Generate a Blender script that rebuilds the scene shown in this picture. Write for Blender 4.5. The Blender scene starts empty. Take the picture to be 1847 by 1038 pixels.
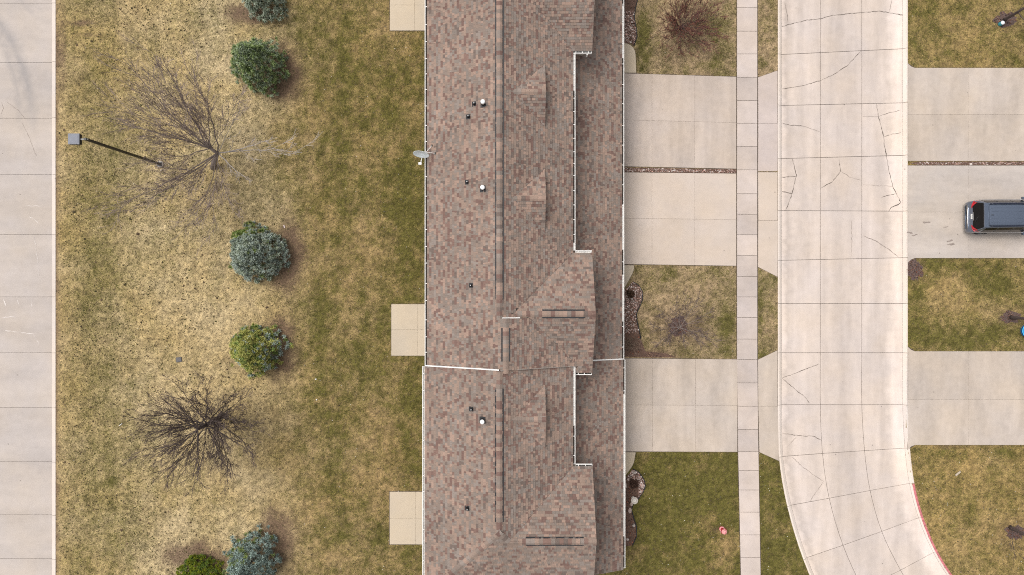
import bpy, math, random
import numpy as np
from mathutils import Vector, Matrix

# ------------------------------------------------------------------ camera, sky, sun, exposure
SC = bpy.context.scene
COL = SC.collection
H = 42.0                      # drone height above the lawn
S = 63.0 / 1847.0             # metres per photo pixel on the ground (24 mm lens, 36 mm sensor)
cam = bpy.data.cameras.new('camera'); cam.lens = 24; cam.sensor_width = 36; cam.clip_end = 1000
co = bpy.data.objects.new('camera', cam); COL.objects.link(co); co.location = (0, 0, H)
SC.camera = co

SUN_EL, SUN_AZ = 63, 302      # soft light through thin cloud
w = bpy.data.worlds.new('World'); SC.world = w; w.use_nodes = True
nt = w.node_tree; nt.nodes.clear()
sky = nt.nodes.new('ShaderNodeTexSky'); sky.sky_type = 'NISHITA'; sky.sun_disc = False
sky.sun_elevation = math.radians(SUN_EL); sky.sun_rotation = math.radians(SUN_AZ)
sky.dust_density = 4.0; sky.air_density = 1.0; sky.ozone_density = 1.0
hs = nt.nodes.new('ShaderNodeHueSaturation'); hs.inputs['Saturation'].default_value = 0.16
bg = nt.nodes.new('ShaderNodeBackground'); bg.inputs['Strength'].default_value = 0.12
wo = nt.nodes.new('ShaderNodeOutputWorld')
nt.links.new(sky.outputs[0], hs.inputs['Color']); nt.links.new(hs.outputs[0], bg.inputs['Color']); nt.links.new(bg.outputs[0], wo.inputs[0])
sl = bpy.data.lights.new('sun', 'SUN'); sl.energy = 1.2; sl.angle = math.radians(32); sl.color = (1.0, 0.95, 0.88)
so = bpy.data.objects.new('sun', sl); COL.objects.link(so)
# the sun stands in the direction (sin az, cos az) of the sky texture
sd = Vector((math.sin(math.radians(SUN_AZ)) * math.cos(math.radians(SUN_EL)), math.cos(math.radians(SUN_AZ)) * math.cos(math.radians(SUN_EL)), math.sin(math.radians(SUN_EL))))
so.rotation_euler = sd.to_track_quat('Z', 'Y').to_euler(); so.location = (0, 0, 60)
SC.view_settings.view_transform = 'Standard'; SC.view_settings.look = 'None'
SC.view_settings.gamma = 1; SC.view_settings.use_curve_mapping = False
SC.view_settings.exposure = 0.58
SC.render.engine = 'CYCLES'; SC.cycles.use_denoising = False; SC.cycles.filter_width = 1.05; SC.cycles.max_bounces = 5
SC.cycles.diffuse_bounces = 3; SC.cycles.glossy_bounces = 2; SC.cycles.transmission_bounces = 2
SC.cycles.caustics_reflective = False; SC.cycles.caustics_refractive = False

R = random.Random(7)
NR = np.random.default_rng(11)

def k(z): return S * (H - z) / H
def P(px, py, z=0.0): return ((px - 923.5) * k(z), (519 - py) * k(z))
def P3(px, py, z=0.0): a = P(px, py, z); return Vector((a[0], a[1], z))
def PP(l, z=0.0): return [P(a, b, z) for a, b in l]

# ------------------------------------------------------------------ node materials
def mat(name, rough=0.85, spec=0.3):
    m = bpy.data.materials.new(name); m.use_nodes = True
    b = m.node_tree.nodes['Principled BSDF']
    b.inputs['Roughness'].default_value = rough; b.inputs['Specular IOR Level'].default_value = spec
    return m, m.node_tree, b
def nd(t, ty, **kw):
    n = t.nodes.new(ty)
    for a, v in kw.items(): setattr(n, a, v)
    return n
def noise(t, scale, detail=3, vec=None, rough=0.55):
    n = nd(t, 'ShaderNodeTexNoise'); n.inputs['Scale'].default_value = scale; n.inputs['Detail'].default_value = detail; n.inputs['Roughness'].default_value = rough
    if vec is not None: t.links.new(vec, n.inputs['Vector'])
    return n.outputs[0]
def mathn(t, op, a, b=None, clamp=False):
    n = nd(t, 'ShaderNodeMath', operation=op, use_clamp=clamp)
    for i, v in enumerate((a, b)):
        if v is None: continue
        if isinstance(v, (int, float)): n.inputs[i].default_value = v
        else: t.links.new(v, n.inputs[i])
    return n.outputs[0]
def ramp(t, fac, stops, interp='LINEAR'):
    n = nd(t, 'ShaderNodeValToRGB'); cr = n.color_ramp; cr.interpolation = interp
    while len(cr.elements) < len(stops): cr.elements.new(0.5)
    for e, (p, c) in zip(cr.elements, stops): e.position = p; e.color = (*c, 1) if len(c) == 3 else c
    t.links.new(fac, n.inputs[0]); return n.outputs[0]
def mix(t, fac, a, b, bt='MIX'):
    n = nd(t, 'ShaderNodeMix', data_type='RGBA', blend_type=bt)
    for i, v in ((0, fac), (6, a), (7, b)):
        if isinstance(v, (int, float)): n.inputs[i].default_value = v
        elif isinstance(v, tuple): n.inputs[i].default_value = (*v, 1)
        else: t.links.new(v, n.inputs[i])
    return n.outputs[2]
def pos(t): return nd(t, 'ShaderNodeNewGeometry').outputs['Position']
def stretch(t, vec, s):
    n = nd(t, 'ShaderNodeVectorMath', operation='MULTIPLY'); t.links.new(vec, n.inputs[0]); n.inputs[1].default_value = s
    return n.outputs[0]
def bump(t, b, h, dist, strength=0.6):
    n = nd(t, 'ShaderNodeBump'); n.inputs['Distance'].default_value = dist; n.inputs['Strength'].default_value = strength
    t.links.new(h, n.inputs['Height']); t.links.new(n.outputs[0], b.inputs['Normal'])
def plain(name, col, rough=0.6, metal=0.0, var=0.0, scale=8.0, spec=0.4, coat=0.0):
    m, t, b = mat(name, rough, spec); b.inputs['Metallic'].default_value = metal
    if coat: b.inputs['Coat Weight'].default_value = coat; b.inputs['Coat Roughness'].default_value = 0.05
    v = var or 0.08
    n = noise(t, scale, 4, pos(t))
    c = ramp(t, n, [(0.3, tuple(x * (1 - v) for x in col)), (0.7, tuple(min(1, x * (1 + v)) for x in col))])
    t.links.new(c, b.inputs['Base Color'])
    return m

def concrete(name, col, slabvar=0.05, blotch=0.10, streak=(0.4, 0.4, 1), stain=0.0, lanes=False, hue=0.03):
    m, t, b = mat(name, 0.9, 0.2); p = pos(t)
    oi = nd(t, 'ShaderNodeObjectInfo').outputs['Random']
    n1 = noise(t, 0.55, 5, stretch(t, p, streak), 0.6)
    n2 = noise(t, 2.6, 5, p, 0.65); n3 = noise(t, 34, 3, p); n4 = noise(t, 0.9, 3, stretch(t, p, (streak[1], streak[0], 1)))
    f = mathn(t, 'MULTIPLY', mathn(t, 'SUBTRACT', n1, 0.5), blotch * 4.6)
    f = mathn(t, 'ADD', f, mathn(t, 'MULTIPLY', mathn(t, 'SUBTRACT', n2, 0.5), blotch * 2.2))
    f = mathn(t, 'ADD', f, mathn(t, 'MULTIPLY', mathn(t, 'SUBTRACT', n3, 0.5), 0.16))
    f = mathn(t, 'ADD', f, mathn(t, 'MULTIPLY', mathn(t, 'SUBTRACT', oi, 0.5), slabvar * 2))
    f = mathn(t, 'ADD', f, 1.0)
    if lanes:                       # tyre-worn lanes and cleaner edges, stored across the width of the road
        u = nd(t, 'ShaderNodeAttribute', attribute_name='across').outputs['Fac']
        uu = mathn(t, 'ADD', u, mathn(t, 'MULTIPLY', mathn(t, 'SUBTRACT', n4, 0.5), 0.10))
        lw = ramp(t, uu, [(0.0, (1.2,) * 3), (0.045, (1.12,) * 3), (0.075, (0.90,) * 3), (0.13, (1.06,) * 3), (0.34, (1.02,) * 3), (0.50, (0.92,) * 3), (0.66, (1.02,) * 3), (0.84, (1.0,) * 3), (0.90, (1.24,) * 3), (1.0, (1.30,) * 3)])
        f = mathn(t, 'MULTIPLY', f, lw)
    c = mix(t, 1.0, col, (1, 1, 1), 'MULTIPLY')
    v = nd(t, 'ShaderNodeVectorMath', operation='SCALE'); t.links.new(c, v.inputs[0]); t.links.new(f, v.inputs['Scale'])
    hn = noise(t, 0.35, 3, p)
    c = mix(t, ramp(t, hn, [(0.35, (0, 0, 0)), (0.65, (1, 1, 1))]), v.outputs[0], mix(t, 1.0, v.outputs[0], (1.0 + hue, 1.0, 1.0 - 2 * hue), 'MULTIPLY'))
    # small dark spots of dirt
    vo = nd(t, 'ShaderNodeTexVoronoi'); vo.inputs['Scale'].default_value = 0.9; t.links.new(p, vo.inputs['Vector'])
    sp = mathn(t, 'LESS_THAN', vo.outputs['Distance'], 0.035)
    c = mix(t, mathn(t, 'MULTIPLY', sp, 0.55), c, (0.12, 0.10, 0.09))
    if stain:
        sn = noise(t, 1.3, 5, p, 0.7)
        c = mix(t, mathn(t, 'MULTIPLY', ramp(t, sn, [(0.55, (0, 0, 0)), (0.72, (1, 1, 1))]), stain), c, tuple(x * 0.55 for x in col))
    if name == 'lot_concrete':         # dark sweep left by turning tyres
        for (ax, ay), (bx_, by_), (cx_, cy_), wd_, am in ((P(-4, 40), P(32, 105), P(56, 215), .55, .30), (P(-10, 60), P(14, 110), P(34, 215), .35, .2), (P(40, 6), P(66, 30), P(110, 44), .25, .14)):
            D = 2 * (ax * (by_ - cy_) + bx_ * (cy_ - ay) + cx_ * (ay - by_)); ux = ((ax * ax + ay * ay) * (by_ - cy_) + (bx_ * bx_ + by_ * by_) * (cy_ - ay) + (cx_ * cx_ + cy_ * cy_) * (ay - by_)) / D; uy = ((ax * ax + ay * ay) * (cx_ - bx_) + (bx_ * bx_ + by_ * by_) * (ax - cx_) + (cx_ * cx_ + cy_ * cy_) * (bx_ - ax)) / D
            ds_ = nd(t, 'ShaderNodeVectorMath', operation='DISTANCE'); t.links.new(stretch(t, p, (1, 1, 0)), ds_.inputs[0]); ds_.inputs[1].default_value = (ux, uy, 0)
            e_ = mathn(t, 'ABSOLUTE', mathn(t, 'SUBTRACT', ds_.outputs['Value'], math.hypot(ax - ux, ay - uy))); e_ = mathn(t, 'ADD', e_, mathn(t, 'MULTIPLY', mathn(t, 'SUBTRACT', n2, .5), .5))
            sy_ = nd(t, 'ShaderNodeSeparateXYZ'); t.links.new(p, sy_.inputs[0])
            band = mathn(t, 'SUBTRACT', 1.0, mathn(t, 'DIVIDE', e_, wd_, True), True); end = mathn(t, 'DIVIDE', mathn(t, 'SUBTRACT', sy_.outputs['Y'], min(ay, cy_) - 1.2), 3.0, True)
            c = mix(t, mathn(t, 'MULTIPLY', mathn(t, 'MULTIPLY', band, end), am * 2), c, (.25, .235, .235))
    t.links.new(c, b.inputs['Base Color']); bump(t, b, n3, 0.004, 0.5)
    return m

M = {}
M['road'] = concrete('road_concrete', (0.500, 0.432, 0.394), 0.035, 0.13, (2.2, 0.30, 1), lanes=True)
M['kerb'] = concrete('kerb_concrete', (0.60, 0.530, 0.485), 0.05, 0.08, (1, 0.4, 1))
M['lot'] = concrete('lot_concrete', (0.425, 0.378, 0.352), 0.03, 0.10, (0.35, 1.2, 1))
M['walk'] = concrete('walk_concrete', (0.475, 0.410, 0.380), 0.085, 0.12, (0.8, 0.8, 1))
M['walk_old'] = concrete('walk_concrete_weathered', (0.440, 0.382, 0.358), 0.025, 0.13, (0.8, 0.8, 1))
M['drive'] = concrete('drive_concrete', (0.430, 0.370, 0.325), 0.04, 0.15, (1.6, 0.4, 1))
M['drive_old'] = concrete('drive_concrete_stained', (0.425, 0.362, 0.322), 0.03, 0.15, (2.0, 0.3, 1))
M['drive_new'] = concrete('drive_concrete_pale', (0.490, 0.417, 0.365), 0.03, 0.08, (0.5, 0.6, 1))
M['drive_grey'] = concrete('drive_concrete_grey', (0.435, 0.385, 0.352), 0.02, 0.13, (0.3, 1.3, 1))
M['apron'] = concrete('apron_concrete', (0.455, 0.388, 0.360), 0.06, 0.10, (0.5, 1.0, 1))
M['patio'] = concrete('patio_concrete', (0.475, 0.405, 0.320), 0.02, 0.06, (0.6, 0.6, 1))
M['soil'] = plain('edge_soil', (0.075, 0.055, 0.040), 0.95, 0, 0.5, 25)
M['bed'] = plain('joint_soil', (0.085, 0.066, 0.055), 0.95, 0, 0.4, 20)
M['crack'] = plain('crack_dirt', (0.12, 0.095, 0.08), 0.95, 0, 0.4, 20)
M['crack_faint'] = plain('crack_faint_dirt', (0.25, 0.205, 0.18), 0.95, 0, 0.3, 20)
M['lime'] = plain('lime_streak', (0.60, 0.545, 0.51), 0.9, 0, 0.05, 20)
M['stain'] = plain('water_stain', (0.40, 0.345, 0.315), 0.9, 0, 0.12, 3)
M['tyre_stain'] = plain('tyre_stain', (0.375, 0.335, 0.315), 0.9, 0, 0.08, 2)
M['white'] = plain('white_aluminium', (0.78, 0.76, 0.73), 0.45, 0, 0.05, 3)
M['debris'] = plain('gutter_debris', (0.035, 0.03, 0.025), 0.95, 0, 0.4, 14)
M['black'] = plain('black_rubber', (0.014, 0.014, 0.016), 0.5)
M['under'] = plain('roof_underlayment', (0.05, 0.042, 0.038), 0.95)
M['siding'] = plain('siding', (0.50, 0.44, 0.36), 0.7, 0, 0.05, 1)
M['glass'] = plain('window_glass', (0.03, 0.035, 0.04), 0.06, 0, 0.1, 1, 0.6)
M['red_paint'] = plain('red_kerb_paint', (0.47, 0.150, 0.160), 0.75, 0, 0.35, 7)
M['mulch'] = plain('bark_mulch', (0.115, 0.068, 0.050), 0.95, 0, 0.6, 22)
M['mulch_dark'] = plain('dark_mulch', (0.100, 0.068, 0.060), 0.95, 0, 0.55, 18)

# ------------------------------------------------------------------ object helpers
def link(o, parent=None):
    COL.objects.link(o)
    if parent is not None: o.parent = parent
    return o
def mobj(name, V, F, m, parent=None, smooth=False, loc=None):
    me = bpy.data.meshes.new(name); me.from_pydata([tuple(v) for v in V], [], [tuple(f) for f in F])
    for x in (m if isinstance(m, list) else [m]): me.materials.append(x)
    if smooth: me.shade_smooth()
    o = bpy.data.objects.new(name, me)
    if loc: o.location = loc
    return link(o, parent)
def tag(o, label, cat, group=None, kind=None):
    o['label'] = label; o['category'] = cat
    if group: o['group'] = group
    if kind: o['kind'] = kind
    return o
def empty(name, loc=(0, 0, 0), rz=0):
    o = bpy.data.objects.new(name, None); o.location = loc; o.rotation_euler = (0, 0, rz); o.empty_display_size = 0.3
    return link(o)

class MB:
    def __init__(s): s.v = []; s.f = []; s.mi = []
    def face(s, pts, mi=0):
        n = len(s.v); s.v += [tuple(p) for p in pts]; s.f.append(tuple(range(n, n + len(pts)))); s.mi.append(mi); return s
    def box(s, a, b, mi=0, mtx=None):
        (x0, y0, z0), (x1, y1, z1) = a, b
        c = [(x0, y0, z0), (x1, y0, z0), (x1, y1, z0), (x0, y1, z0), (x0, y0, z1), (x1, y0, z1), (x1, y1, z1), (x0, y1, z1)]
        if mtx is not None: c = [tuple(mtx @ Vector(q)) for q in c]
        n = len(s.v); s.v += c
        for f in ((0, 3, 2, 1), (4, 5, 6, 7), (0, 1, 5, 4), (1, 2, 6, 5), (2, 3, 7, 6), (3, 0, 4, 7)):
            s.f.append(tuple(n + i for i in f)); s.mi.append(mi)
        return s
    def prism(s, poly, z0, z1, mi=0):
        n = len(s.v); m = len(poly); s.v += [(x, y, z0) for x, y in poly] + [(x, y, z1) for x, y in poly]
        s.f.append(tuple(n + m + i for i in range(m))); s.f.append(tuple(n + i for i in reversed(range(m)))); s.mi += [mi, mi]
        for i in range(m):
            j = (i + 1) % m; s.f.append((n + i, n + j, n + m + j, n + m + i)); s.mi.append(mi)
        return s
    def tube(s, pts, rad, sides=6, mi=0, cap=True):
        pts = [Vector(p) for p in pts]; n0 = len(s.v); u = None
        for i, p in enumerate(pts):
            d = (pts[min(i + 1, len(pts) - 1)] - pts[max(i - 1, 0)]).normalized()
            if u is None: u = d.orthogonal().normalized()
            u = (u - d * u.dot(d)); u = u.normalized() if u.length > 1e-6 else d.orthogonal().normalized()
            v = d.cross(u); r = rad[i] if isinstance(rad, (list, tuple)) else rad
            for a in range(sides):
                t = 2 * math.pi * a / sides; s.v.append(tuple(p + (u * math.cos(t) + v * math.sin(t)) * r))
        for i in range(len(pts) - 1):
            for a in range(sides):
                b = (a + 1) % sides
                s.f.append((n0 + i * sides + a, n0 + i * sides + b, n0 + (i + 1) * sides + b, n0 + (i + 1) * sides + a)); s.mi.append(mi)
        if cap and sides > 2:
            e = n0 + (len(pts) - 1) * sides
            s.f.append(tuple(e + a for a in range(sides))); s.f.append(tuple(n0 + a for a in reversed(range(sides)))); s.mi += [mi, mi]
        return s
    def lathe(s, prof, c=(0, 0, 0), sides=16, mi=0, mtx=None):
        n0 = len(s.v)
        for r, z in prof:
            for a in range(sides):
                t = 2 * math.pi * a / sides; q = Vector((r * math.cos(t), r * math.sin(t), z))
                if mtx is not None: q = mtx @ q
                s.v.append((q[0] + c[0], q[1] + c[1], q[2] + c[2]))
        for i in range(len(prof) - 1):
            for a in range(sides):
                b = (a + 1) % sides
                s.f.append((n0 + i * sides + a, n0 + i * sides + b, n0 + (i + 1) * sides + b, n0 + (i + 1) * sides + a)); s.mi.append(mi)
        return s
    def build(s, name, m, parent=None, smooth=False, loc=None):
        o = mobj(name, s.v, s.f, m, parent, smooth, loc)
        if isinstance(m, list): o.data.polygons.foreach_set('material_index', s.mi)
        return o

def area(p): return 0.5 * sum(p[i][0] * p[(i + 1) % len(p)][1] - p[(i + 1) % len(p)][0] * p[i][1] for i in range(len(p)))
def ccw(p): return list(p) if area(p) > 0 else list(reversed(p))
def grow(p, d):
    p = ccw(p); n = len(p); out = []
    for i in range(n):
        a, b, c = Vector(p[i - 1]), Vector(p[i]), Vector(p[(i + 1) % n])
        e1, e2 = (b - a).normalized(), (c - b).normalized()
        n1, n2 = Vector((e1.y, -e1.x)), Vector((e2.y, -e2.x)); m = n1 + n2
        if m.length < 1e-5: m = n1
        m = m.normalized(); cs = max(0.35, m.dot(n1)); out.append(tuple(b + m * (d / cs)))
    return out
def slab(poly, z, m, parent, name='slab', gap=0.006, thick=0.10, cham=0.008, dz=0.003):
    z += R.uniform(-dz, dz)
    p = grow(poly, -gap); q = grow(p, -cham); n = len(p)
    V = [(x, y, z) for x, y in q] + [(x, y, z - cham * 0.8) for x, y in p] + [(x, y, z - thick) for x, y in p]
    F = [tuple(range(n))]
    for i in range(n):
        j = (i + 1) % n; F += [(n + i, n + j, j, i), (2 * n + i, 2 * n + j, n + j, n + i)]
    return mobj(name, V, F, m, parent)
def lerp(a, b, t): return (a[0] + (b[0] - a[0]) * t, a[1] + (b[1] - a[1]) * t)
EXCL = []                         # ground that carries no grass
def base(name, poly, m, z, label, cat, ex=0.03, kind='structure'):
    p = grow(poly, ex); EXCL.append(p)
    o = mobj(name, [(x, y, z) for x, y in p], [tuple(range(len(p)))], m)
    return tag(o, label, cat, None, kind)
def ribbon(pts, wid, z, m, parent, name='crack', jit=0.02, step=0.12):
    out = []
    for a, b in zip(pts[:-1], pts[1:]):
        n = max(1, int(math.dist(a, b) / step))
        for i in range(n): out.append(lerp(a, b, i / n))
    out.append(pts[-1]); V = []; F = []
    for i, p in enumerate(out):
        d = Vector(out[min(i + 1, len(out) - 1)]) - Vector(out[max(i - 1, 0)]); d = d.normalized() if d.length > 0 else Vector((1, 0)); nrm = Vector((-d.y, d.x))
        c = Vector(p) + nrm * (R.uniform(-jit, jit) if 0 < i < len(out) - 1 else 0)
        ww = wid * R.choice([0.3, 0.6, 0.8, 1.0, 1.3]) / 2
        if i in (0, len(out) - 1): ww *= 0.3
        V += [(*(c + nrm * ww), z), (*(c - nrm * ww), z)]
        if i: F.append((2 * i - 2, 2 * i - 1, 2 * i + 1, 2 * i))
    return mobj(name, V, F, m, parent)

# ------------------------------------------------------------------ road, kerbs and cracks
ZR = -0.10
rows = []
for yl, yr in ((-290, -294), (-196, -202), (-102, -108), (-4, -10), (98, 87), (190, 185), (286, 280), (380, 381), (470, 465), (548, 548), (637, 637), (731, 731)):
    yy = lambda u: yl + (yr - yl) * u
    rows.append([(1403, yy(0)), (1481, yy(.33)), (1556, yy(.66)), (1637, yy(1))])
rows += [[(1405, 825), (1485, 819), (1561, 814), (1641, 809)], [(1420, 914), (1497, 900), (1571, 886), (1649, 872)],
         [(1449, 1010), (1522, 985), (1592, 960), (1665, 933)], [(1489, 1098), (1558, 1064), (1626, 1030), (1691, 995)],
         [(1541, 1180), (1601, 1136), (1666, 1094), (1727, 1050)], [(1606, 1254), (1660, 1200), (1717, 1150), (1774, 1098)], [(1685, 1318), (1730, 1256), (1782, 1200), (1832, 1142)]]
def crom(a, b, c, d, t):
    return tuple(0.5 * (2 * b[i] + (c[i] - a[i]) * t + (2 * a[i] - 5 * b[i] + 4 * c[i] - d[i]) * t * t + (3 * b[i] - a[i] - 3 * c[i] + d[i]) * t ** 3) for i in (0, 1))
def rowpt(col, r):
    n = len(rows) - 1; r = min(max(r, 0), n); i = min(int(r), n - 1); t = r - i
    g = lambda q: rows[min(max(q, 0), n)][col]
    return crom(g(i - 1), g(i), g(i + 1), g(i + 2), t)
def road_pt(u, r):                       # u: 0 left edge .. 3 right edge
    c = min(int(u), 2); return lerp(rowpt(c, r), rowpt(c + 1, r), u - c)
NROW = len(rows) - 1
edgeL = [P(*road_pt(0, r / 4)) for r in range(NROW * 4 + 1)]; edgeR = [P(*road_pt(3, r / 4)) for r in range(NROW * 4 + 1)]
ROADPOLY = edgeL + edgeR[::-1]
road = mobj('road', [(x, y, ZR - 0.03) for x, y in ROADPOLY], [(i, i + 1, len(ROADPOLY) - 2 - i, len(ROADPOLY) - 1 - i) for i in range(NROW * 4)], M['bed'])
tag(road, 'pale concrete residential street bending away at the bottom right', 'road', None, 'structure')
EXCL.append(grow(ROADPOLY, 0.03))
wl = 8 / 78; wr = 7 / 81                 # kerb width as a share of the outer columns
for i in range(NROW):
    for c in range(3):
        u0 = c + (wl if c == 0 else 0); u1 = c + 1 - (wr if c == 2 else 0)
        nu, nv = 6, 4; V = []; A = []; F = []
        gu = 0.012 / 2.6; gv = 0.013 / 3.1; zz = ZR + R.uniform(-0.004, 0.004)
        for a in range(nv + 1):
            for b in range(nu + 1):
                u = u0 + gu + (u1 - u0 - 2 * gu) * b / nu; q = P(*road_pt(u, i + gv + (1 - 2 * gv) * a / nv))
                V.append((*q, zz)); A.append(u / 3)
        for a in range(nv):
            for b in range(nu): n = a * (nu + 1) + b; F.append((n, n + nu + 1, n + nu + 2, n + 1))
        rim = [b for b in range(nu + 1)] + [a * (nu + 1) + nu for a in range(1, nv + 1)] + [nv * (nu + 1) + b for b in reversed(range(nu))] + [a * (nu + 1) for a in reversed(range(1, nv))]
        n0 = len(V); V += [(V[j][0], V[j][1], zz - 0.08) for j in rim]; A += [A[j] for j in rim]
        for j in range(len(rim)): F.append((rim[j], rim[(j + 1) % len(rim)], n0 + (j + 1) % len(rim), n0 + j))
        o = mobj('slab', V, F, M['road'], road)
        at = o.data.attributes.new('across', 'FLOAT', 'POINT'); at.data.foreach_set('value', A)
    # rolled kerbs on both sides
    for side in (0, 1):
        red = side == 1 and i >= 13
        prof = [(0, ZR - 0.05), (0, 0.015), (0.35, 0.02), (0.55, -0.015), (1.0, ZR + 0.006), (1.0, ZR - 0.05)]
        V = []; F = []; nv = 4; m = len(prof)
        for a in range(nv + 1):
            for t, z in prof:
                u = t * wl if side == 0 else 3 - t * wr
                g = 0.0035; V.append((*P(*road_pt(u, i + g + (1 - 2 * g) * a / nv)), z))
        for a in range(nv):
            for b in range(m - 1): n = a * m + b; F.append((n, n + 1, n + m + 1, n + m) if side == 0 else (n, n + m, n + m + 1, n + 1))
        F += [tuple(range(m)), tuple(nv * m + j for j in range(m))]
        o = mobj('kerb', V, F, [M['kerb'], M['red_paint']], road)
        if red:
            for pz in o.data.polygons:
                if max(V[v][2] for v in pz.vertices) > -0.02 and pz.index % (m - 1) in (1, 2): pz.material_index = 1
            o['label'] = 'kerb with faded red paint on its top'
def Z4(l): return [P(1380 + a / 2.597, b / 2.597) for a, b in l]
def Z5(l): return [P(1380 + a / 2.597, 340 + b / 2.597) for a, b in l]
def Z6(l): return [P(1380 + a / 2.608, 640 + b / 2.608) for a, b in l]
ZC = ZR + 0.009
for pts, wd, mm in (
    (Z4([(75, 125), (115, 113), (200, 92), (265, 85), (330, 68), (400, 62), (470, 55), (540, 50), (600, 60), (665, 73)]), 0.028, 'crack'),
    (Z4([(95, 10), (105, 60), (112, 112)]), 0.02, 'crack'), (Z4([(597, 0), (585, 55)]), 0.02, 'crack'),
    (Z4([(82, 415), (130, 410), (200, 395), (265, 375), (330, 345), (390, 305), (450, 240)]), 0.028, 'crack'),
    (Z4([(82, 575), (120, 585), (180, 590)]), 0.024, 'crack'), (Z4([(180, 590), (225, 605), (260, 615)]), 0.02, 'crack_faint'),
    (Z4([(525, 485), (535, 545), (555, 620), (565, 690), (575, 750), (590, 830), (605, 880), (625, 920), (640, 948)]), 0.034, 'crack'),
    (Z4([(535, 545), (580, 530), (640, 515)]), 0.022, 'crack'), (Z4([(460, 545), (535, 545)]), 0.02, 'crack_faint'), (Z4([(560, 640), (600, 628), (640, 620)]), 0.024, 'crack'),
    (Z4([(350, 742), (358, 800), (320, 850), (265, 880)]), 0.024, 'crack'), (Z4([(358, 800), (400, 830), (455, 845)]), 0.02, 'crack_faint'),
    (Z4([(130, 742), (150, 820), (130, 905), (100, 985)]), 0.035, 'crack'), (Z4([(82, 830), (110, 827), (150, 826)]), 0.03, 'crack'),
    (Z4([(82, 896), (90, 898), (130, 907)]), 0.045, 'crack'), (Z4([(460, 865), (530, 870), (605, 872)]), 0.02, 'crack_faint'),
    (Z4([(550, 925), (580, 916), (615, 907)]), 0.028, 'crack'), (Z4([(640, 948), (625, 960), (595, 972), (583, 990)]), 0.045, 'crack'),
    (Z5([(465, 222), (530, 250), (590, 290), (628, 322)]), 0.03, 'crack_faint'), (Z5([(408, 150), (410, 225), (408, 320)]), 0.02, 'crack_faint'),
    (Z5([(255, 823), (165, 860), (82, 890), (140, 940), (185, 975), (212, 1008)]), 0.026, 'crack'),
    (Z6([(82, 370), (120, 378), (180, 384), (230, 385), (265, 402)]), 0.028, 'crack'), (Z6([(150, 390), (105, 440)]), 0.02, 'crack_faint'),
    (Z6([(130, 483), (180, 530), (240, 575), (280, 597), (250, 640), (212, 695)]), 0.022, 'crack_faint')):
    ribbon(pts, wd * 1.15, ZC, M[mm], road)
# ------------------------------------------------------------------ pavement, driveways, aprons, patios, parking lot
def sw(side, py):
    xs = ((1329, 1366), (1329, 1366), (1331, 1368), (1336, 1372), (1341, 1377)); ys = (-300, 640, 815, 1040, 1250)
    for i in range(4):
        if py <= ys[i + 1] or i == 3: t = (py - ys[i]) / (ys[i + 1] - ys[i]); return xs[i][side] + (xs[i + 1][side] - xs[i][side]) * t
sj = [-196, -154, -112, -70, -28, 14, 57, 98, 140, 182, 223, 265, 307, 350, 387, 424, 461, 499, 536, 573, 612, 649, 691, 733, 775, 815, 849, 884, 924, 965, 1006, 1047, 1088, 1129]
spoly = PP([(sw(0, y), y) for y in sj] + [(sw(1, y), y) for y in reversed(sj)])
walk = base('pavement', spoly, M['soil'], 0.004, 'narrow concrete sidewalk of square slabs between lawns and street', 'sidewalk')
for a, b in zip(sj[:-1], sj[1:]):
    slab(PP([(sw(0, a), a), (sw(1, a), a), (sw(1, b), b), (sw(0, b), b)]), 0.032, M['walk_old'] if 461 <= a < 640 else M['walk'], walk, gap=0.010)

def drive(name, corners, us, vs, m, label, cat='driveway', z=0.024, mats=None):
    """corners tl, tr, br, bl in photo pixels; us / vs are joint positions 0..1"""
    tl, tr, br, bl = PP(corners); o = base(name, [tl, tr, br, bl], M['soil'], 0.005, label, cat)
    for i in range(len(us) - 1):
        for j in range(len(vs) - 1):
            q = [lerp(lerp(tl, tr, u), lerp(bl, br, u), v) for u, v in ((us[i], vs[j]), (us[i + 1], vs[j]), (us[i + 1], vs[j + 1]), (us[i], vs[j + 1]))]
            slab(q, z, m if mats is None else mats[(i + j) % len(mats)], o, gap=0.003)
    return o
X0 = 1100                                 # driveways run on under the garage eaves
U = lambda x: (x - X0) / (1328 - X0)
us = [0, U(1176), U(1253), 1]
drive('driveway', [(X0, 132), (1328, 139), (1328, 305), (X0, 300)], us, [0, .5, 1], M['drive_old'], 'stained concrete driveway on the house side, topmost of three, above the gravel strip')
drive('driveway', [(X0, 311), (1328, 313.5), (1328, 480), (X0, 476.5)], us, [0, .5, 1], M['drive_new'], 'pale concrete driveway on the house side just below the gravel strip')
drive('driveway', [(X0, 646.5), (1330, 648.5), (1330, 815.5), (X0, 814.5)], us, [0, .5, 1], M['drive'], 'concrete driveway on the house side with faint tyre bands, lowest of three')
for poly, joint, lab in (([(1367, 140), (1402.5, 127.5), (1402.5, 309.5), (1367, 309.5)], 223, 'grey apron slab joining the topmost house driveway to the street'),
                         ([(1367, 311), (1402.5, 311), (1402.5, 500), (1367, 482)], 398, 'pale apron slab joining the middle house driveway to the street'),
                         ([(1367, 649), (1402.5, 632), (1405, 832), (1369.5, 816)], 733, 'apron slab joining the lowest house driveway to the street')):
    o = base('driveway_apron', PP(poly), M['soil'], 0.005, lab, 'apron', 0.01)
    a, b, c, d = poly
    for q in ([a, b, (b[0], joint), (a[0] + .5, joint)], [(a[0] + .5, joint), (b[0] + .5, joint), c, d]):
        slab(PP(q), 0.022, M['apron'] if 'grey' in lab else (M['drive_new'] if 'pale' in lab else M['drive']), o, gap=0.006)
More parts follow.
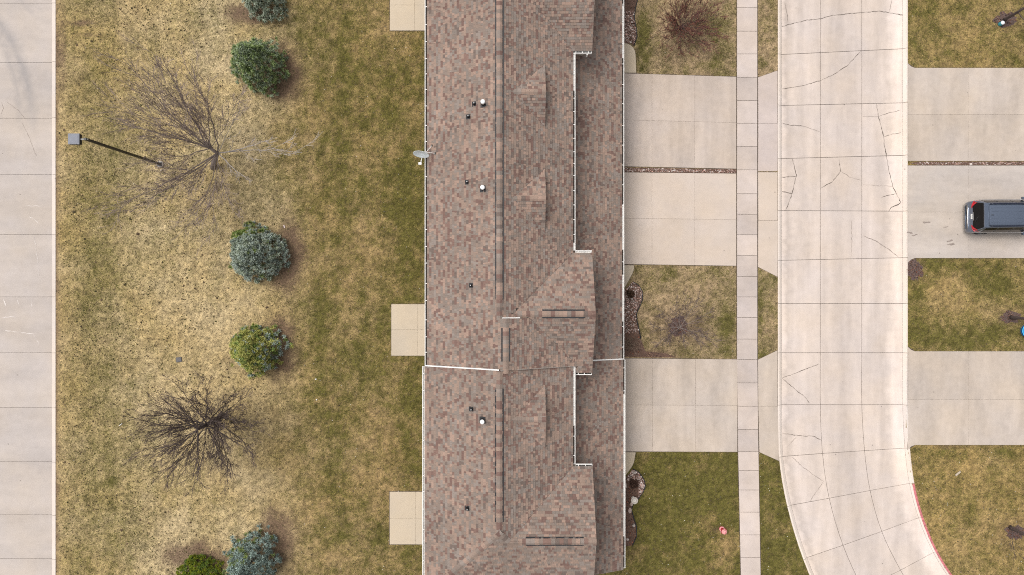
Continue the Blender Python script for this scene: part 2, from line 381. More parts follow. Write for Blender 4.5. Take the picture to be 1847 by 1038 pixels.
def fillet(l, r, n=5):
    out = []
    for i, (x, y) in enumerate(l):
        if i not in r: out.append((x, y)); continue
        a, c = l[i - 1], l[(i + 1) % len(l)]; rr = r[i]; da = math.dist(a, (x, y)); dc = math.dist(c, (x, y))
        p, q = lerp((x, y), a, rr / da), lerp((x, y), c, rr / dc)
        for s in range(n + 1):
            t = s / n; out.append(lerp(lerp(p, (x, y), t), lerp((x, y), q, t), t))
    return out
# far side of the street: the drives flare where they meet the kerb
for nm, (y0, y1), joints, mm, lab in (('a', (123, 291), 207, 'drive', 'empty pale driveway across the street, topmost'),
                                      ('b', (299, 466), 383, 'drive_grey', 'grey driveway across the street under the parked van'),
                                      ('c', (634, 803), 721, 'drive', 'empty driveway across the street between two lawns')):
    fl0 = 8 if nm != 'b' else 0; fl1 = 8 if nm != 'a' else 0
    l = [(1637.5, y0 - fl0), (1650, y0), (2120, y0), (2120, y1), (1650, y1), (1637.5, y1 + fl1)]
    o = base('driveway', PP(l), M['soil'], 0.005, lab, 'driveway', 0.02)
    for x0, x1 in ((0, 1747), (1747, 1857), (1857, 1967), (1967, 2120)):
        for top in (1, 0):
            if x0 == 0: q = [(1637.5, y0 - fl0), (1643, y0 - fl0 * .35), (1650, y0), (x1, y0), (x1, joints), (1637.5, joints)] if top else [(1637.5, joints), (x1, joints), (x1, y1), (1650, y1), (1643, y1 + fl1 * .35), (1637.5, y1 + fl1)]
            else: q = [(x0, y0), (x1, y0), (x1, joints), (x0, joints)] if top else [(x0, joints), (x1, joints), (x1, y1), (x0, y1)]
            slab(PP(q), 0.024, M[mm], o, gap=0.0025)
    if nm == 'b':
        for c in ((1712, 436), (1715, 441), (1705, 410), (1640, 420), (1652, 424), (1672, 402)):
            x, y = P(*c); ribbon([(x - R.uniform(.1, .3), y + R.uniform(-.06, .06)), (x, y), (x + R.uniform(.1, .25), y + R.uniform(-.08, .08))], 0.10, 0.031, M['crack_faint'], o, 'oil_mark', 0.03, 0.08)
for poly, lab in ((fillet([(1100, 78), (1146, 78), (1147.5, 132), (1100, 131.5)], {1: 24}), 'curved end of a concrete front walk above the topmost house driveway'),
                  (fillet([(1100, 477.5), (1144, 479), (1143.5, 489), (1126, 521), (1100, 523)], {2: 9, 3: 7}), 'curved concrete front walk below the middle house driveway'),
                  (fillet([(1100, 815.5), (1146.5, 816), (1143, 838), (1127, 860), (1100, 862)], {2: 9, 3: 7}), 'curved concrete front walk below the lowest house driveway')):
    o = base('front_path', PP(poly), M['soil'], 0.006, lab, 'path', 0.02); slab(PP(poly), 0.026, M['patio'], o)
for y0, y1, jy, jx, x0, lab in ((-36, 56, 10, 748, 703.5, 'tan concrete patio at the top edge behind the house'), (549, 642, 595, 753, 706, 'tan concrete patio behind the middle of the house'), (887, 982, 935, 750, 703, 'tan concrete patio behind the lower end of the house')):
    q = [(x0, y0), (800, y0), (800, y1), (x0, y1)]; o = base('patio', PP(q), M['soil'], 0.005, lab, 'patio', 0.035)
    for xa, xb in ((x0, jx), (jx, 800)):
        for ya, yb in ((y0, jy), (jy, y1)): slab(PP([(xa, ya), (xb, ya), (xb, yb), (xa, yb)]), 0.05, M['patio'], o, gap=0.003)
# parking lot at the left edge
LX = 100.5
lq = [(-420, -300), (LX, -300), (LX, 1340), (-420, 1340)]
lot = mobj('parking_lot', [(*P(*q), ZR - 0.03) for q in lq], [(0, 1, 2, 3)], M['bed']); EXCL.append(grow(PP(lq), 0.16))
tag(lot, 'concrete parking lot pavement along the left edge of the picture', 'parking lot', None, 'structure')
lj = [-300, -206, -100, 6, 112, 213, 315, 423, 536, 637, 736, 834, 930, 1009, 1110, 1215, 1340]
for a, b in zip(lj[:-1], lj[1:]):
    for x0, x1 in ((-420, -160), (-160, 94), ):
        slab(PP([(x0, a), (x1, a), (x1, b), (x0, b)]), ZR, M['lot'], lot, gap=0.007)
    pa, pb = P(94, a + .3), P(LX, b - .3)
    mb = MB(); mb.prism([(pa[0] + .01, pb[1]), (pb[0], pb[1]), (pb[0], pa[1]), (pa[0] + .01, pa[1])], ZR - .05, 0.02); mb.build('kerb', M['kerb'], lot)
def L0(l): return [P(a / 1.996, b / 1.996) for a, b in l]
def L5(l): return [P(a / 4.715, 500 + b / 4.715) for a, b in l]
for pts, wd, mm in ((L0([(20, 365), (60, 395), (85, 425)]), 0.02, 'crack_faint'), (L0([(75, 440), (100, 490), (120, 545), (128, 560)]), 0.02, 'crack_faint'), (L0([(2, 365), (8, 390), (0, 410)]), 0.02, 'crack_faint')):
    ribbon(pts, wd, ZR + 0.007, M[mm], lot)
for pts, wd in ((L5([(0, 348), (60, 340), (110, 340), (125, 350)]), 0.07), (L5([(30, 458), (130, 465), (200, 475), (275, 487), (290, 515), (320, 570)]), 0.055), (L5([(135, 185), (150, 240)]), 0.05), (L5([(262, 185), (262, 260)]), 0.06), (L5([(20, 190), (40, 250)]), 0.08),
                (L0([(90, 740), (150, 742)]), 0.04), (L0([(100, 780), (120, 790), (135, 805)]), 0.05), (L0([(120, 850), (130, 930), (138, 1000)]), 0.035)):
    ribbon(pts, wd * .7, ZR + 0.007, M['lime'], lot, 'lime_streak', 0.03)

# garden beds, gravel strips, mulch rings
def pebbles(name, poly, n, size, cols, parent, zb=0.012, seed=1):
    rr = np.random.default_rng(seed); xs = [p[0] for p in poly]; ys = [p[1] for p in poly]; V = []; F = []; C = []
    got = 0
    while got < n:
        q = np.column_stack((rr.uniform(min(xs), max(xs), 4000), rr.uniform(min(ys), max(ys), 4000))); q = q[inpoly(q[:, 0], q[:, 1], poly)]
        for x, y in q[:n - got]:
            s = size * rr.lognormal(0, 0.35); a = rr.uniform(0, 6.28); e = rr.uniform(.6, 1.0); n0 = len(V)
            for sz in (-1, 1):
                for t in range(4):
                    th = a + t * 1.571 + rr.uniform(-.35, .35); r = s * (0.55 if sz > 0 else 0.75) * rr.uniform(.7, 1.2)
                    V.append((x + math.cos(th) * r, y + math.sin(th) * r * e, zb + (s * rr.uniform(.45, .8) if sz > 0 else -.01)))
            F += [(n0 + 4, n0 + 5, n0 + 6, n0 + 7)] + [(n0 + t, n0 + (t + 1) % 4, n0 + 4 + (t + 1) % 4, n0 + 4 + t) for t in range(4)]
            c = cols[rr.integers(len(cols))]; v = rr.uniform(.7, 1.25); C += [(c[0] * v, c[1] * v, c[2] * v, 1)] * 5
        got += len(q)
    o = mobj(name, V, F, M['vcol'], parent); o['kind'] = 'stuff'
    at = o.data.attributes.new('tint', 'FLOAT_COLOR', 'FACE'); at.data.foreach_set('color', np.array(C, dtype=np.float32).ravel())
    return o
def inpoly(x, y, poly):
    c = np.zeros(len(x), bool); n = len(poly)
    for i in range(n):
        (x0, y0), (x1, y1) = poly[i], poly[(i + 1) % n]
        if y0 == y1: continue
        h = ((y0 > y) != (y1 > y)) & (x < (x1 - x0) * (y - y0) / (y1 - y0) + x0); c ^= h
    return c
def vcolmat(name, rough=0.9, var=0.25, scale=30, spec=0.2, sss=None):
    m, t, b = mat(name, rough, spec); a = nd(t, 'ShaderNodeAttribute', attribute_name='tint').outputs['Color']
    n = noise(t, scale, 2, pos(t)); v = nd(t, 'ShaderNodeVectorMath', operation='SCALE'); t.links.new(a, v.inputs[0])
    t.links.new(mathn(t, 'ADD', mathn(t, 'MULTIPLY', mathn(t, 'SUBTRACT', n, 0.5), var * 2), 1.0), v.inputs['Scale']); t.links.new(v.outputs[0], b.inputs['Base Color'])
    return m
M['vcol'] = vcolmat('natural_stone'); M['leafcol'] = vcolmat('foliage', 0.7, 0.2, 40)
PINK = [(0.44, 0.32, 0.28), (0.34, 0.23, 0.19), (0.56, 0.47, 0.43), (0.30, 0.19, 0.16), (0.48, 0.30, 0.25), (0.15, 0.10, 0.085), (0.60, 0.54, 0.50)]
BROWN = [(0.10, 0.06, 0.045), (0.17, 0.09, 0.06), (0.06, 0.04, 0.035), (0.24, 0.15, 0.10), (0.20, 0.08, 0.05)]
def gravel_strip(l, lab, seed):
    o = base('gravel_strip', PP(l), M['mulch'], 0.008, lab, 'gravel', 0.0); pebbles('gravel', grow(PP(l), -.03), 620, 0.042, PINK, o, 0.01, seed)
gravel_strip([(1112, 302.2), (1328, 306), (1328, 313), (1112, 310.3)], 'thin strip of pinkish gravel between the two upper house driveways', 3)
gravel_strip([(1640, 295), (1656, 292.2), (1990, 291.8), (1990, 298.2), (1656, 298.2)], 'thin strip of brown gravel between two driveways across the street', 4)
def bed(l, lab, npeb, nmulch, seed, edge, peb=None, size=0.05):
    poly = PP(l); o = base('garden_bed', poly, M['mulch'], 0.010, lab, 'garden bed', 0.0)
    if npeb: pebbles('gravel', grow(PP(peb or l), -.03), npeb, size, PINK, o, 0.012, seed)
    if nmulch: pebbles('bark_chips', grow(poly, -.03), nmulch, 0.042, BROWN, o, 0.010, seed + 50)
    e = [Vector((*p, 0.02)) for p in PP(edge)]; MB().tube(e, 0.035, 5).build('edging', M['black'], o, True)
    return o
bed([(1104, -60), (1150, -60), (1150, 0), (1146, 15), (1144, 32), (1147, 50), (1149, 66), (1143, 84), (1138, 79), (1104, 77)], 'rock mulch bed along the house front at the top edge', 1100, 300, 11,
    [(1150, -60), (1150, 0), (1146, 15), (1144, 32), (1147, 50), (1149, 66), (1143, 84)], [(1104, 20), (1145, 20), (1144, 32), (1147, 50), (1149, 66), (1143, 84), (1138, 79), (1104, 77)])
b2e = [(1141, 508), (1152, 515), (1159, 527), (1159, 540), (1154, 553), (1148, 566), (1149, 580), (1153, 596), (1156, 612)]
bed([(1104, 524), (1126, 523), (1136, 514)] + b2e + [(1164, 634), (1200, 638), (1222, 645), (1104, 644)], 'garden bed of pinkish rock and mulch with a wavy black edge beside the house', 1500, 500, 12, b2e,
    [(1104, 524), (1126, 523), (1136, 514)] + b2e[:-1] + [(1151, 602), (1104, 602)], 0.045)
b3e = [(1141, 846), (1152, 852), (1161, 864), (1164, 876), (1160, 888), (1151, 900), (1142, 909), (1139, 920), (1143, 935), (1148, 950), (1148, 968), (1141, 984)]
bed([(1104, 864), (1128, 861), (1136, 853)] + b3e + [(1104, 990)], 'dark mulch bed with pale stones and a birdbath beside the house', 330, 900, 13, b3e, [(1136, 853)] + b3e[:6] + [(1150, 880), (1146, 866), (1130, 862)], 0.055)
def blob(px, py, rx, ry, n=16, j=0.18, seed=0):
    rr = random.Random(seed + int(px)); return PP([(px + rx * math.cos(t) * (1 + rr.uniform(-j, j)), py + ry * math.sin(t) * (1 + rr.uniform(-j, j))) for t in [2 * math.pi * i / n for i in range(n)]])
for px, py, rx, ry, lab in ((1224, 589, 18, 17, 'round dark mulch ring around the small bare tree on the front lawn'), (1650, 487, 13, 19, 'dark bare soil patch in the corner of the lawn across the street'),
                            (1824, 572, 19, 11, 'dark mulch patch at a tree on the middle lawn across the street'), (1813, 36, 19, 13, 'purplish mulch patch at a tree on the top right lawn'), (1830, 960, 18, 13, 'dark mulch patch at a tree on the lower right lawn')):
    poly = blob(px, py, rx, ry, 22, 0.32); o = base('mulch_ring', poly, M['mulch_dark'], 0.009, lab, 'mulch', 0.0)
    pebbles('bark_chips', grow(poly, -.02), int(rx * ry * 0.9), 0.035, BROWN + [(0.16, 0.11, 0.10)], o, 0.009, int(px))

# ------------------------------------------------------------------ ground and grass
_lat = {}
def vnoise(x, y, scale, seed):
    if seed not in _lat: _lat[seed] = np.random.default_rng(seed).random((256, 256))
    L = _lat[seed]; fx = x / scale + 1000.37; fy = y / scale + 1000.71
    ix = np.floor(fx).astype(int); iy = np.floor(fy).astype(int); tx = fx - ix; ty = fy - iy
    tx = tx * tx * (3 - 2 * tx); ty = ty * ty * (3 - 2 * ty); g = lambda a, b: L[a % 256, b % 256]
    return (g(ix, iy) * (1 - tx) + g(ix + 1, iy) * tx) * (1 - ty) + (g(ix, iy + 1) * (1 - tx) + g(ix + 1, iy + 1) * tx) * ty
def fnoise(x, y, scale, seed, o=4):
    s = 0; a = 1; tot = 0
    for i in range(o): s = s + a * vnoise(x, y, scale / 2 ** i, seed + i); tot += a; a *= 0.55
    return s / tot
# greenness blobs in photo pixels: x, y, rx, ry, amount
GB = [(722, 130, 40, 40, .35), (700, 200, 45, 50, .30), (730, 330, 40, 60, .35), (735, 420, 30, 110, .35), (700, 380, 40, 30, .25), (740, 700, 30, 60, .35), (740, 830, 30, 60, .35), (690, 560, 15, 60, .25),
      (590, 100, 50, 80, .25), (605, 250, 40, 60, .25), (600, 340, 40, 60, .28), (620, 330, 20, 30, .3), (585, 600, 30, 60, .25), (575, 720, 20, 110, .16), (620, 740, 20, 90, .14), (610, 860, 30, 60, .3), (560, 560, 40, 60, .2),
      (465, 150, 60, 60, .0), (440, 330, 40, 25, .22), (520, 300, 30, 40, .22), (640, 60, 30, 60, .25), (560, 40, 40, 60, .2), (660, 660, 40, 60, .2), (650, 960, 50, 40, .15),
      (180, 150, 40, 60, .18), (150, 200, 30, 40, .15), (200, 330, 50, 120, .22), (160, 350, 40, 50, .2), (150, 560, 25, 40, .25), (190, 690, 40, 50, .28), (200, 870, 12, 12, .5), (170, 860, 60, 60, .18), (230, 980, 30, 50, .22), (150, 1010, 30, 30, .22), (190, 560, 40, 60, .12), (175, 470, 40, 60, .18), (400, 900, 50, 15, .25), (340, 880, 25, 10, .2),
      (480, 930, 60, 40, .1), (380, 40, 40, 30, .12), (520, 215, 30, 30, .15),
      (1163, 55, 14, 40, .5), (1163, 108, 14, 24, .55), (1290, 50, 25, 40, .35), (1305, 90, 25, 40, .25), (1240, 120, 40, 12, .1), (1280, 125, 20, 10, .25),
      (1312, 585, 18, 35, .6), (1205, 495, 20, 12, .35), (1260, 500, 35, 20, .2), (1235, 635, 25, 14, .4), (1310, 630, 18, 14, .25), (1150, 515, 20, 20, .1), (1310, 530, 15, 20, .2),
      (1371, 570, 6, 60, .45), (1380, 640, 10, 10, .4), (1377, 116, 10, 12, .3), (1390, 540, 12, 25, .1),
      (1660, 600, 25, 25, .3), (1720, 615, 60, 20, .4), (1760, 480, 50, 15, .3), (1700, 475, 50, 12, .3), (1660, 530, 20, 25, .25), (1800, 510, 40, 30, .25), (1780, 600, 40, 30, .2),
      (1690, 60, 25, 30, .15), (1720, 100, 30, 20, .1), (1730, 15, 30, 15, .15), (1820, 100, 30, 15, .15), (1725, 880, 16, 40, .3), (1750, 930, 14, 30, .3), (1700, 820, 40, 12, .25), (1800, 815, 40, 10, .25),
      (1300, 945, 12, 10, .3), (1200, 980, 60, 40, .1), (1390, 1000, 30, 40, .1),
      (1310, 1000, 22, 45, -.45), (1160, 822, 18, 12, -.35), (1280, 850, 20, 10, -.2), (1385, 845, 12, 12, -.3), (1270, 1010, 25, 25, -.1), (1230, 840, 30, 12, -.12), (1150, 1000, 30, 20, -.25),
      (1720, 545, 40, 30, -.3), (1690, 520, 25, 25, -.3), (1790, 565, 30, 20, -.25), (1680, 610, 12, 12, -.1), (1200, 560, 50, 30, -.15), (1230, 90, 50, 40, -.12), (1180, 110, 12, 40, -.2),
      (700, 800, 25, 80, -.14), (665, 700, 20, 90, -.14), (690, 30, 60, 30, -.1), (715, 260, 25, 30, -.2), (660, 430, 30, 60, -.15), (655, 280, 20, 50, -.12), (300, 560, 100, 60, -.12), (480, 700, 60, 60, -.05)]
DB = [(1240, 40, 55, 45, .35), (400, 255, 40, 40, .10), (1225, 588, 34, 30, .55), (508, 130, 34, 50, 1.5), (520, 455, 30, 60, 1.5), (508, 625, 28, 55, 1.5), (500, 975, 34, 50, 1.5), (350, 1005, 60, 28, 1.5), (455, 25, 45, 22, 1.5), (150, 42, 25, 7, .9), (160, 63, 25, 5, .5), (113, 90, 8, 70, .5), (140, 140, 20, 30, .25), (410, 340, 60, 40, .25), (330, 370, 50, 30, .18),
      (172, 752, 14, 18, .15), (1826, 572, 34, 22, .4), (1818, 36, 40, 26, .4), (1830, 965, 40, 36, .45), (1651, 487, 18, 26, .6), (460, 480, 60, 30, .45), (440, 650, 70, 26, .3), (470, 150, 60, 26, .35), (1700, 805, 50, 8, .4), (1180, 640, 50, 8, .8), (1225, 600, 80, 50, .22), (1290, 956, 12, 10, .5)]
def blobs(px, py, L, n):
    s = np.zeros_like(px)
    for x, y, rx, ry, a in L:
        d = ((px - x) / rx) ** 2 + ((py - y) / ry) ** 2; d = d * (0.55 + 0.9 * n); s += a * np.exp(-d * 1.1)
    return s
def lawn_maps(X, Y):
    px = X / S + 923.5; py = 519 - Y / S
    n1 = fnoise(X, Y, 3.2, 21); n2 = fnoise(X, Y, 0.9, 31); n3 = fnoise(X, Y, 7.0, 41, 3); n4 = fnoise(X, Y, 0.35, 61, 2); nb = fnoise(X, Y, 1.3, 71)
    g = np.interp(px, [95, 112, 140, 180, 250, 300, 420, 520, 560, 600, 650, 690, 720, 765, 900], [.04, .08, .34, .38, .28, .18, .12, .26, .46, .52, .48, .46, .55, .62, .5])
    g = g - np.interp(px, [100, 250, 450, 560], [0.0, 0.0, 0.10, 0]) * np.interp(py, [420, 560, 900], [0, 1, 0.6])
    fr = (px > 1000) & (px < 1347); g = np.where(fr, np.interp(py, [0, 140, 478, 645, 800, 830, 1038], [.36, .36, .36, .34, .9, 1.0, .9]), g)
    st = (px >= 1347) & (px < 1500); g = np.where(st, np.interp(py, [0, 140, 480, 640, 820, 900], [.30, .30, .36, .40, .8, 1.0]), g)
    rt = px >= 1500; g = np.where(rt, np.interp(py, [0, 130, 460, 640, 800, 1038], [.44, .44, .50, .46, .40, .33]), g)
    dry = np.where((px < 700), 1.0, 0.8)
    g = g + blobs(px, py, GB, nb) * np.where(px < 800, .95, 1.3) + (n1 - .5) * .55 + (n2 - .5) * np.interp(px, [100, 480, 580, 770, 900, 1000], [.45, .5, 1.0, 1.1, .8, .8]) * (0.6 + .6 * np.minimum(g, .8)) + (n4 - .5) * np.where(px > 500, .85, .5) + (n3 - .5) * .25
    # faint mowing stripes along the back lawn
    g = g + np.where(px < 770, .05 * np.sin(px / 33.0 * 2 * np.pi / 1.15), 0)
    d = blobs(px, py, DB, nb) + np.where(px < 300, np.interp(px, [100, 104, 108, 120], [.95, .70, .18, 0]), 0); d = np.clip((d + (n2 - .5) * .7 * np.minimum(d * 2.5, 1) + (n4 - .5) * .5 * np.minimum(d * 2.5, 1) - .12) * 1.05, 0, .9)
    pale = np.clip(np.interp(px, [100, 120, 200, 300, 400, 470, 560, 700], [.35, .35, .5, .8, .9, .75, .35, .3]) * np.where(px < 800, 1, .5) + (n3 - .5) * .7 + (n1 - .5) * .4, 0, 1)
    yel = np.clip(np.where(rt, .75, np.where(px < 800, .35, .3)) + (fnoise(X, Y, 2.2, 91) - .5) * 1.6, 0, 1)
    speck = np.interp(px, [100, 125, 150, 330, 430, 560], [.2, .5, .9, .8, .35, .2]) * np.where(px > 800, .5, 1)
    return np.clip(g, 0, 1), np.clip(d, 0, 1), pale, yel, speck
def lawn_color(X, Y, rnd, rnd2, blade):
    g, d, pale, yel, speck = lawn_maps(X, Y)
    A = lambda c: np.array(c)[None, :]
    straw = A((.415, .302, .140)) * (1 - pale[:, None]) + A((.560, .446, .265)) * pale[:, None]
    straw = straw * (1 - .5 * yel[:, None]) + A((.440, .300, .085)) * .5 * yel[:, None]
    px = X / S + 923.5; tan = np.interp(px, [480, 580, 760, 1100, 1150, 1340, 1400, 1500, 1640, 1700], [0, .6, .75, .8, .8, .8, .75, .5, .45, .45])[:, None]
    fl_ = ((px > 1000) & (px < 1410) & (Y > -9)).astype(float)[:, None]
    straw = straw * (1 - tan) + (A((.300, .200, .086)) * (1 - fl_) + A((.375, .272, .172)) * fl_) * tan
    straw = straw * (0.62 + 0.62 * rnd2[:, None])
    brown = A((.205, .135, .080)) * (0.6 + .8 * rnd2[:, None])
    straw = np.where((rnd2 * 7.31 % 1 < .14)[:, None], brown, straw)
    green = A((.118, .106, .023)) * (1 - rnd[:, None] * .5) + A((.044, .050, .011)) * rnd[:, None] * .5; green = green * (0.6 + .8 * rnd2[:, None])
    if blade: f = (rnd < np.clip(g * 1.05, 0, .97)).astype(float)[:, None]
    else: f = np.clip(g, 0, 1)[:, None] * .85
    c = straw * (1 - f) + green * f
    cl = fnoise(X, Y, 0.15, 131, 2); c = c * (0.45 + 1.1 * cl)[:, None]
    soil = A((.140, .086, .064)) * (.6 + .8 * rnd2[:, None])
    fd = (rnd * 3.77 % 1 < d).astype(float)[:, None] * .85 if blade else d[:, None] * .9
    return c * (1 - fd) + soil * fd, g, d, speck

M['ground'], t, b = mat('lawn_thatch', 0.95, 0.15)
p = pos(t); a = nd(t, 'ShaderNodeAttribute', attribute_name='tint').outputs['Color']
n1 = noise(t, 9, 4, p, 0.7); n2 = noise(t, 42, 3, p, 0.6)
f = mathn(t, 'ADD', mathn(t, 'MULTIPLY', n1, 0.9), mathn(t, 'MULTIPLY', n2, 0.9)); f = mathn(t, 'ADD', mathn(t, 'MULTIPLY', mathn(t, 'SUBTRACT', f, 0.9), 2.0), 1.0)
v = nd(t, 'ShaderNodeVectorMath', operation='SCALE'); t.links.new(a, v.inputs[0]); t.links.new(f, v.inputs['Scale'])
sn = noise(t, 6.5, 3, p, 0.6); c = mix(t, ramp(t, sn, [(0.58, (0, 0, 0)), (0.64, (1, 1, 1))]), v.outputs[0], (0.085, 0.066, 0.036))
t.links.new(c, b.inputs['Base Color']); bump(t, b, n2, 0.03, 0.8)

step = 0.125
gx = np.arange(-36, 40.01, step); gy = np.arange(-23, 23.01, step); GX, GY = np.meshgrid(gx, gy); fx, fy = GX.ravel(), GY.ravel()
low = inpoly(fx, fy, grow(ROADPOLY, -0.14)) | (fx < P(97, 0)[0])
gz = np.where(low, -0.35, 0.0); gz = np.where(low, gz, gz + 0)
nxx, nyy = len(gx), len(gy); idx = np.arange(nxx * nyy).reshape(nyy, nxx)
quads = np.stack((idx[:-1, :-1], idx[:-1, 1:], idx[1:, 1:], idx[1:, :-1]), -1).reshape(-1, 4)
me = bpy.data.meshes.new('lawn'); me.from_pydata(np.column_stack((fx, fy, gz)).tolist(), [], quads.tolist()); me.materials.append(M['ground'])
lawn = link(bpy.data.objects.new('lawn', me)); tag(lawn, 'patchy late winter lawn of straw and green around the townhouses', 'lawn', None, 'structure')
rc = np.full(len(fx), .5)
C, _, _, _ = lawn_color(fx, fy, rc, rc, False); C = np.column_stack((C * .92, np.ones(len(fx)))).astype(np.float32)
me.attributes.new('tint', 'FLOAT_COLOR', 'POINT').data.foreach_set('color', C.ravel())
og = MB(); B = 260
for x0, y0, x1, y1 in ((-B, -B, B, -22.9), (-B, 22.9, B, B), (-B, -22.9, -35.9, 22.9), (39.9, -22.9, B, 22.9)): og.face([(x0, y0, -.36), (x1, y0, -.36), (x1, y1, -.36), (x0, y1, -.36)])
M['far'] = plain('far_lawn', (0.26, 0.22, 0.10), 0.95, 0, 0.4, 0.4)
tag(og.build('ground', M['far']), 'flat dry grassland reaching to the horizon', 'ground', None, 'structure')

HOUSE = [(-4.28, -15.95), (6.0, -15.95), (6.0, 20), (-4.28, 20)]
def free(x, y):
    ok = np.ones(len(x), bool)
    for q in EXCL + [HOUSE]:
        xs = [v[0] for v in q]; ys = [v[1] for v in q]
        bb = (x > min(xs)) & (x < max(xs)) & (y > min(ys)) & (y < max(ys))
        if bb.any(): i = np.where(bb)[0]; ok[i] &= ~inpoly(x[i], y[i], q)
    return ok
NB = 1_500_000
bx = NR.uniform(-29.2, 33.5, NB); by = NR.uniform(-19, 19, NB); ok = free(bx, by); bx, by = bx[ok], by[ok]
r1 = NR.random(len(bx)); r2 = NR.random(len(bx))
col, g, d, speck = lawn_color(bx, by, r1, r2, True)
hole = vnoise(bx, by, 0.17, 101) * .6 + vnoise(bx, by, 0.09, 103) * .4
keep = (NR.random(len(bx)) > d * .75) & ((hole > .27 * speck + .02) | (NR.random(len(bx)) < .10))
bx, by, col, g, r1, r2 = bx[keep], by[keep], col[keep], g[keep], r1[keep], r2[keep]
n = len(bx)
tuft = fnoise(bx, by, 0.18, 111, 2)
hgt = (0.014 + 0.022 * tuft + 0.022 * g * NR.random(n)); ang = NR.uniform(0, 2 * np.pi, n); ln = NR.uniform(.035, .075, n) * (.8 + .5 * tuft); wd = NR.uniform(.006, .013, n)
dx, dy = np.cos(ang), np.sin(ang)
vv = np.empty((n, 3, 3), np.float32)
vv[:, 0] = np.column_stack((bx - dy * wd, by + dx * wd, np.full(n, .002))); vv[:, 1] = np.column_stack((bx + dy * wd, by - dx * wd, np.full(n, .002)))
vv[:, 2] = np.column_stack((bx + dx * ln, by + dy * ln, hgt))
me = bpy.data.meshes.new('grass'); me.vertices.add(3 * n); me.vertices.foreach_set('co', vv.ravel()); me.loops.add(3 * n); me.loops.foreach_set('vertex_index', np.arange(3 * n, dtype=np.int32))
me.polygons.add(n); me.polygons.foreach_set('loop_start', np.arange(0, 3 * n, 3, dtype=np.int32)); me.update(calc_edges=False)
me.attributes.new('tint', 'FLOAT_COLOR', 'FACE').data.foreach_set('color', np.column_stack((col, np.ones(n))).astype(np.float32).ravel())
M['grass'] = vcolmat('grass_blade', 0.8, 0.05, 5); me.materials.append(M['grass'])
tag(link(bpy.data.objects.new('grass', me)), 'short mixed straw and green grass blades covering the lawns', 'grass', None, 'stuff')
# small dark clods: the soil plugs of an aerated lawn
mb = MB(); C = []; cxs = np.concatenate((NR.uniform(-28, 33, 30000), NR.uniform(-28, -14, 34000))); cys = NR.uniform(-18, 18, 64000); ok = free(cxs, cys); cxs, cys = cxs[ok], cys[ok]; sk = lawn_maps(cxs, cys); pr = sk[4] * np.clip(fnoise(cxs, cys, 2.0, 151) * 2.2 - .5, .05, 1) * np.where(cxs > -8, .45, 1)
for x, y in np.column_stack((cxs, cys))[NR.random(len(cxs)) < pr * .60]:
    s_ = R.lognormvariate(math.log(.025), .45); a = R.uniform(0, 6.28); n0 = len(mb.v)
    for q in range(6): t_ = a + q * 1.047; r_ = s_ * R.uniform(.65, 1.25); mb.v.append((x + r_ * math.cos(t_), y + r_ * math.sin(t_) * .8, .01))
    mb.v.append((x, y, .035 + s_ * .55)); mb.f += [(n0 + q, n0 + (q + 1) % 6, n0 + 6) for q in range(6)]; mb.mi += [0] * 6
    v_ = R.uniform(.5, 1.5); c_ = R.choice([(.105, .082, .042), (.085, .080, .032), (.125, .085, .052)]); C += [(c_[0] * v_, c_[1] * v_, c_[2] * v_, 1)] * 6
o = mb.build('soil_clods', M['leafcol']); o.data.attributes.new('tint', 'FLOAT_COLOR', 'FACE').data.foreach_set('color', np.array(C, np.float32).ravel())
tag(o, 'small dark soil plugs and tufts dotted over the straw lawn', 'soil', None, 'stuff')
# pale flecks: dry leaves and scraps scattered on the turf
fxs = NR.uniform(-27, 33, 2600); fys = NR.uniform(-18, 18, 2600); ok = free(fxs, fys) & (NR.random(2600) < np.where((fxs > 6) & (fys < -10), .9, np.where((fxs > -13) & (fxs < -4), .45, .12))); mb = MB(); C = []
for x, y in zip(fxs[ok], fys[ok]):
    s = R.uniform(.015, .034); a = R.uniform(0, 6.28); c, q = math.cos(a) * s, math.sin(a) * s; z = .05
    mb.face([(x - c, y - q, z), (x + q * .6, y - c * .6, z + .012), (x + c, y + q, z + .004), (x - q * .6, y + c * .6, z + .015)]); vv_ = R.uniform(.35, .75); C.append((vv_, vv_ * .93, vv_ * .82, 1))
o = mb.build('dry_leaves', M['leafcol']); o.data.attributes.new('tint', 'FLOAT_COLOR', 'FACE').data.foreach_set('color', np.array(C, np.float32).ravel())
tag(o, 'pale dry leaf scraps scattered over the grass', 'leaves', None, 'stuff')

# ------------------------------------------------------------------ the townhouse row
house = empty('townhouse_row', (0.8, 2.0, 0))
tag(house, 'long townhouse row with a brown mottled shingle roof and white gutters', 'house')
HL = Vector(house.location)
def hpart(mb, name, m, parent=None, smooth=False):
    if parent is None: mb.v = [(x - HL.x, y - HL.y, z - HL.z) for x, y, z in mb.v]; return mb.build(name, m, house, smooth)
    mb.v = [(x - HL.x, y - HL.y, z - HL.z) for x, y, z in mb.v]; return mb.build(name, m, parent, smooth)

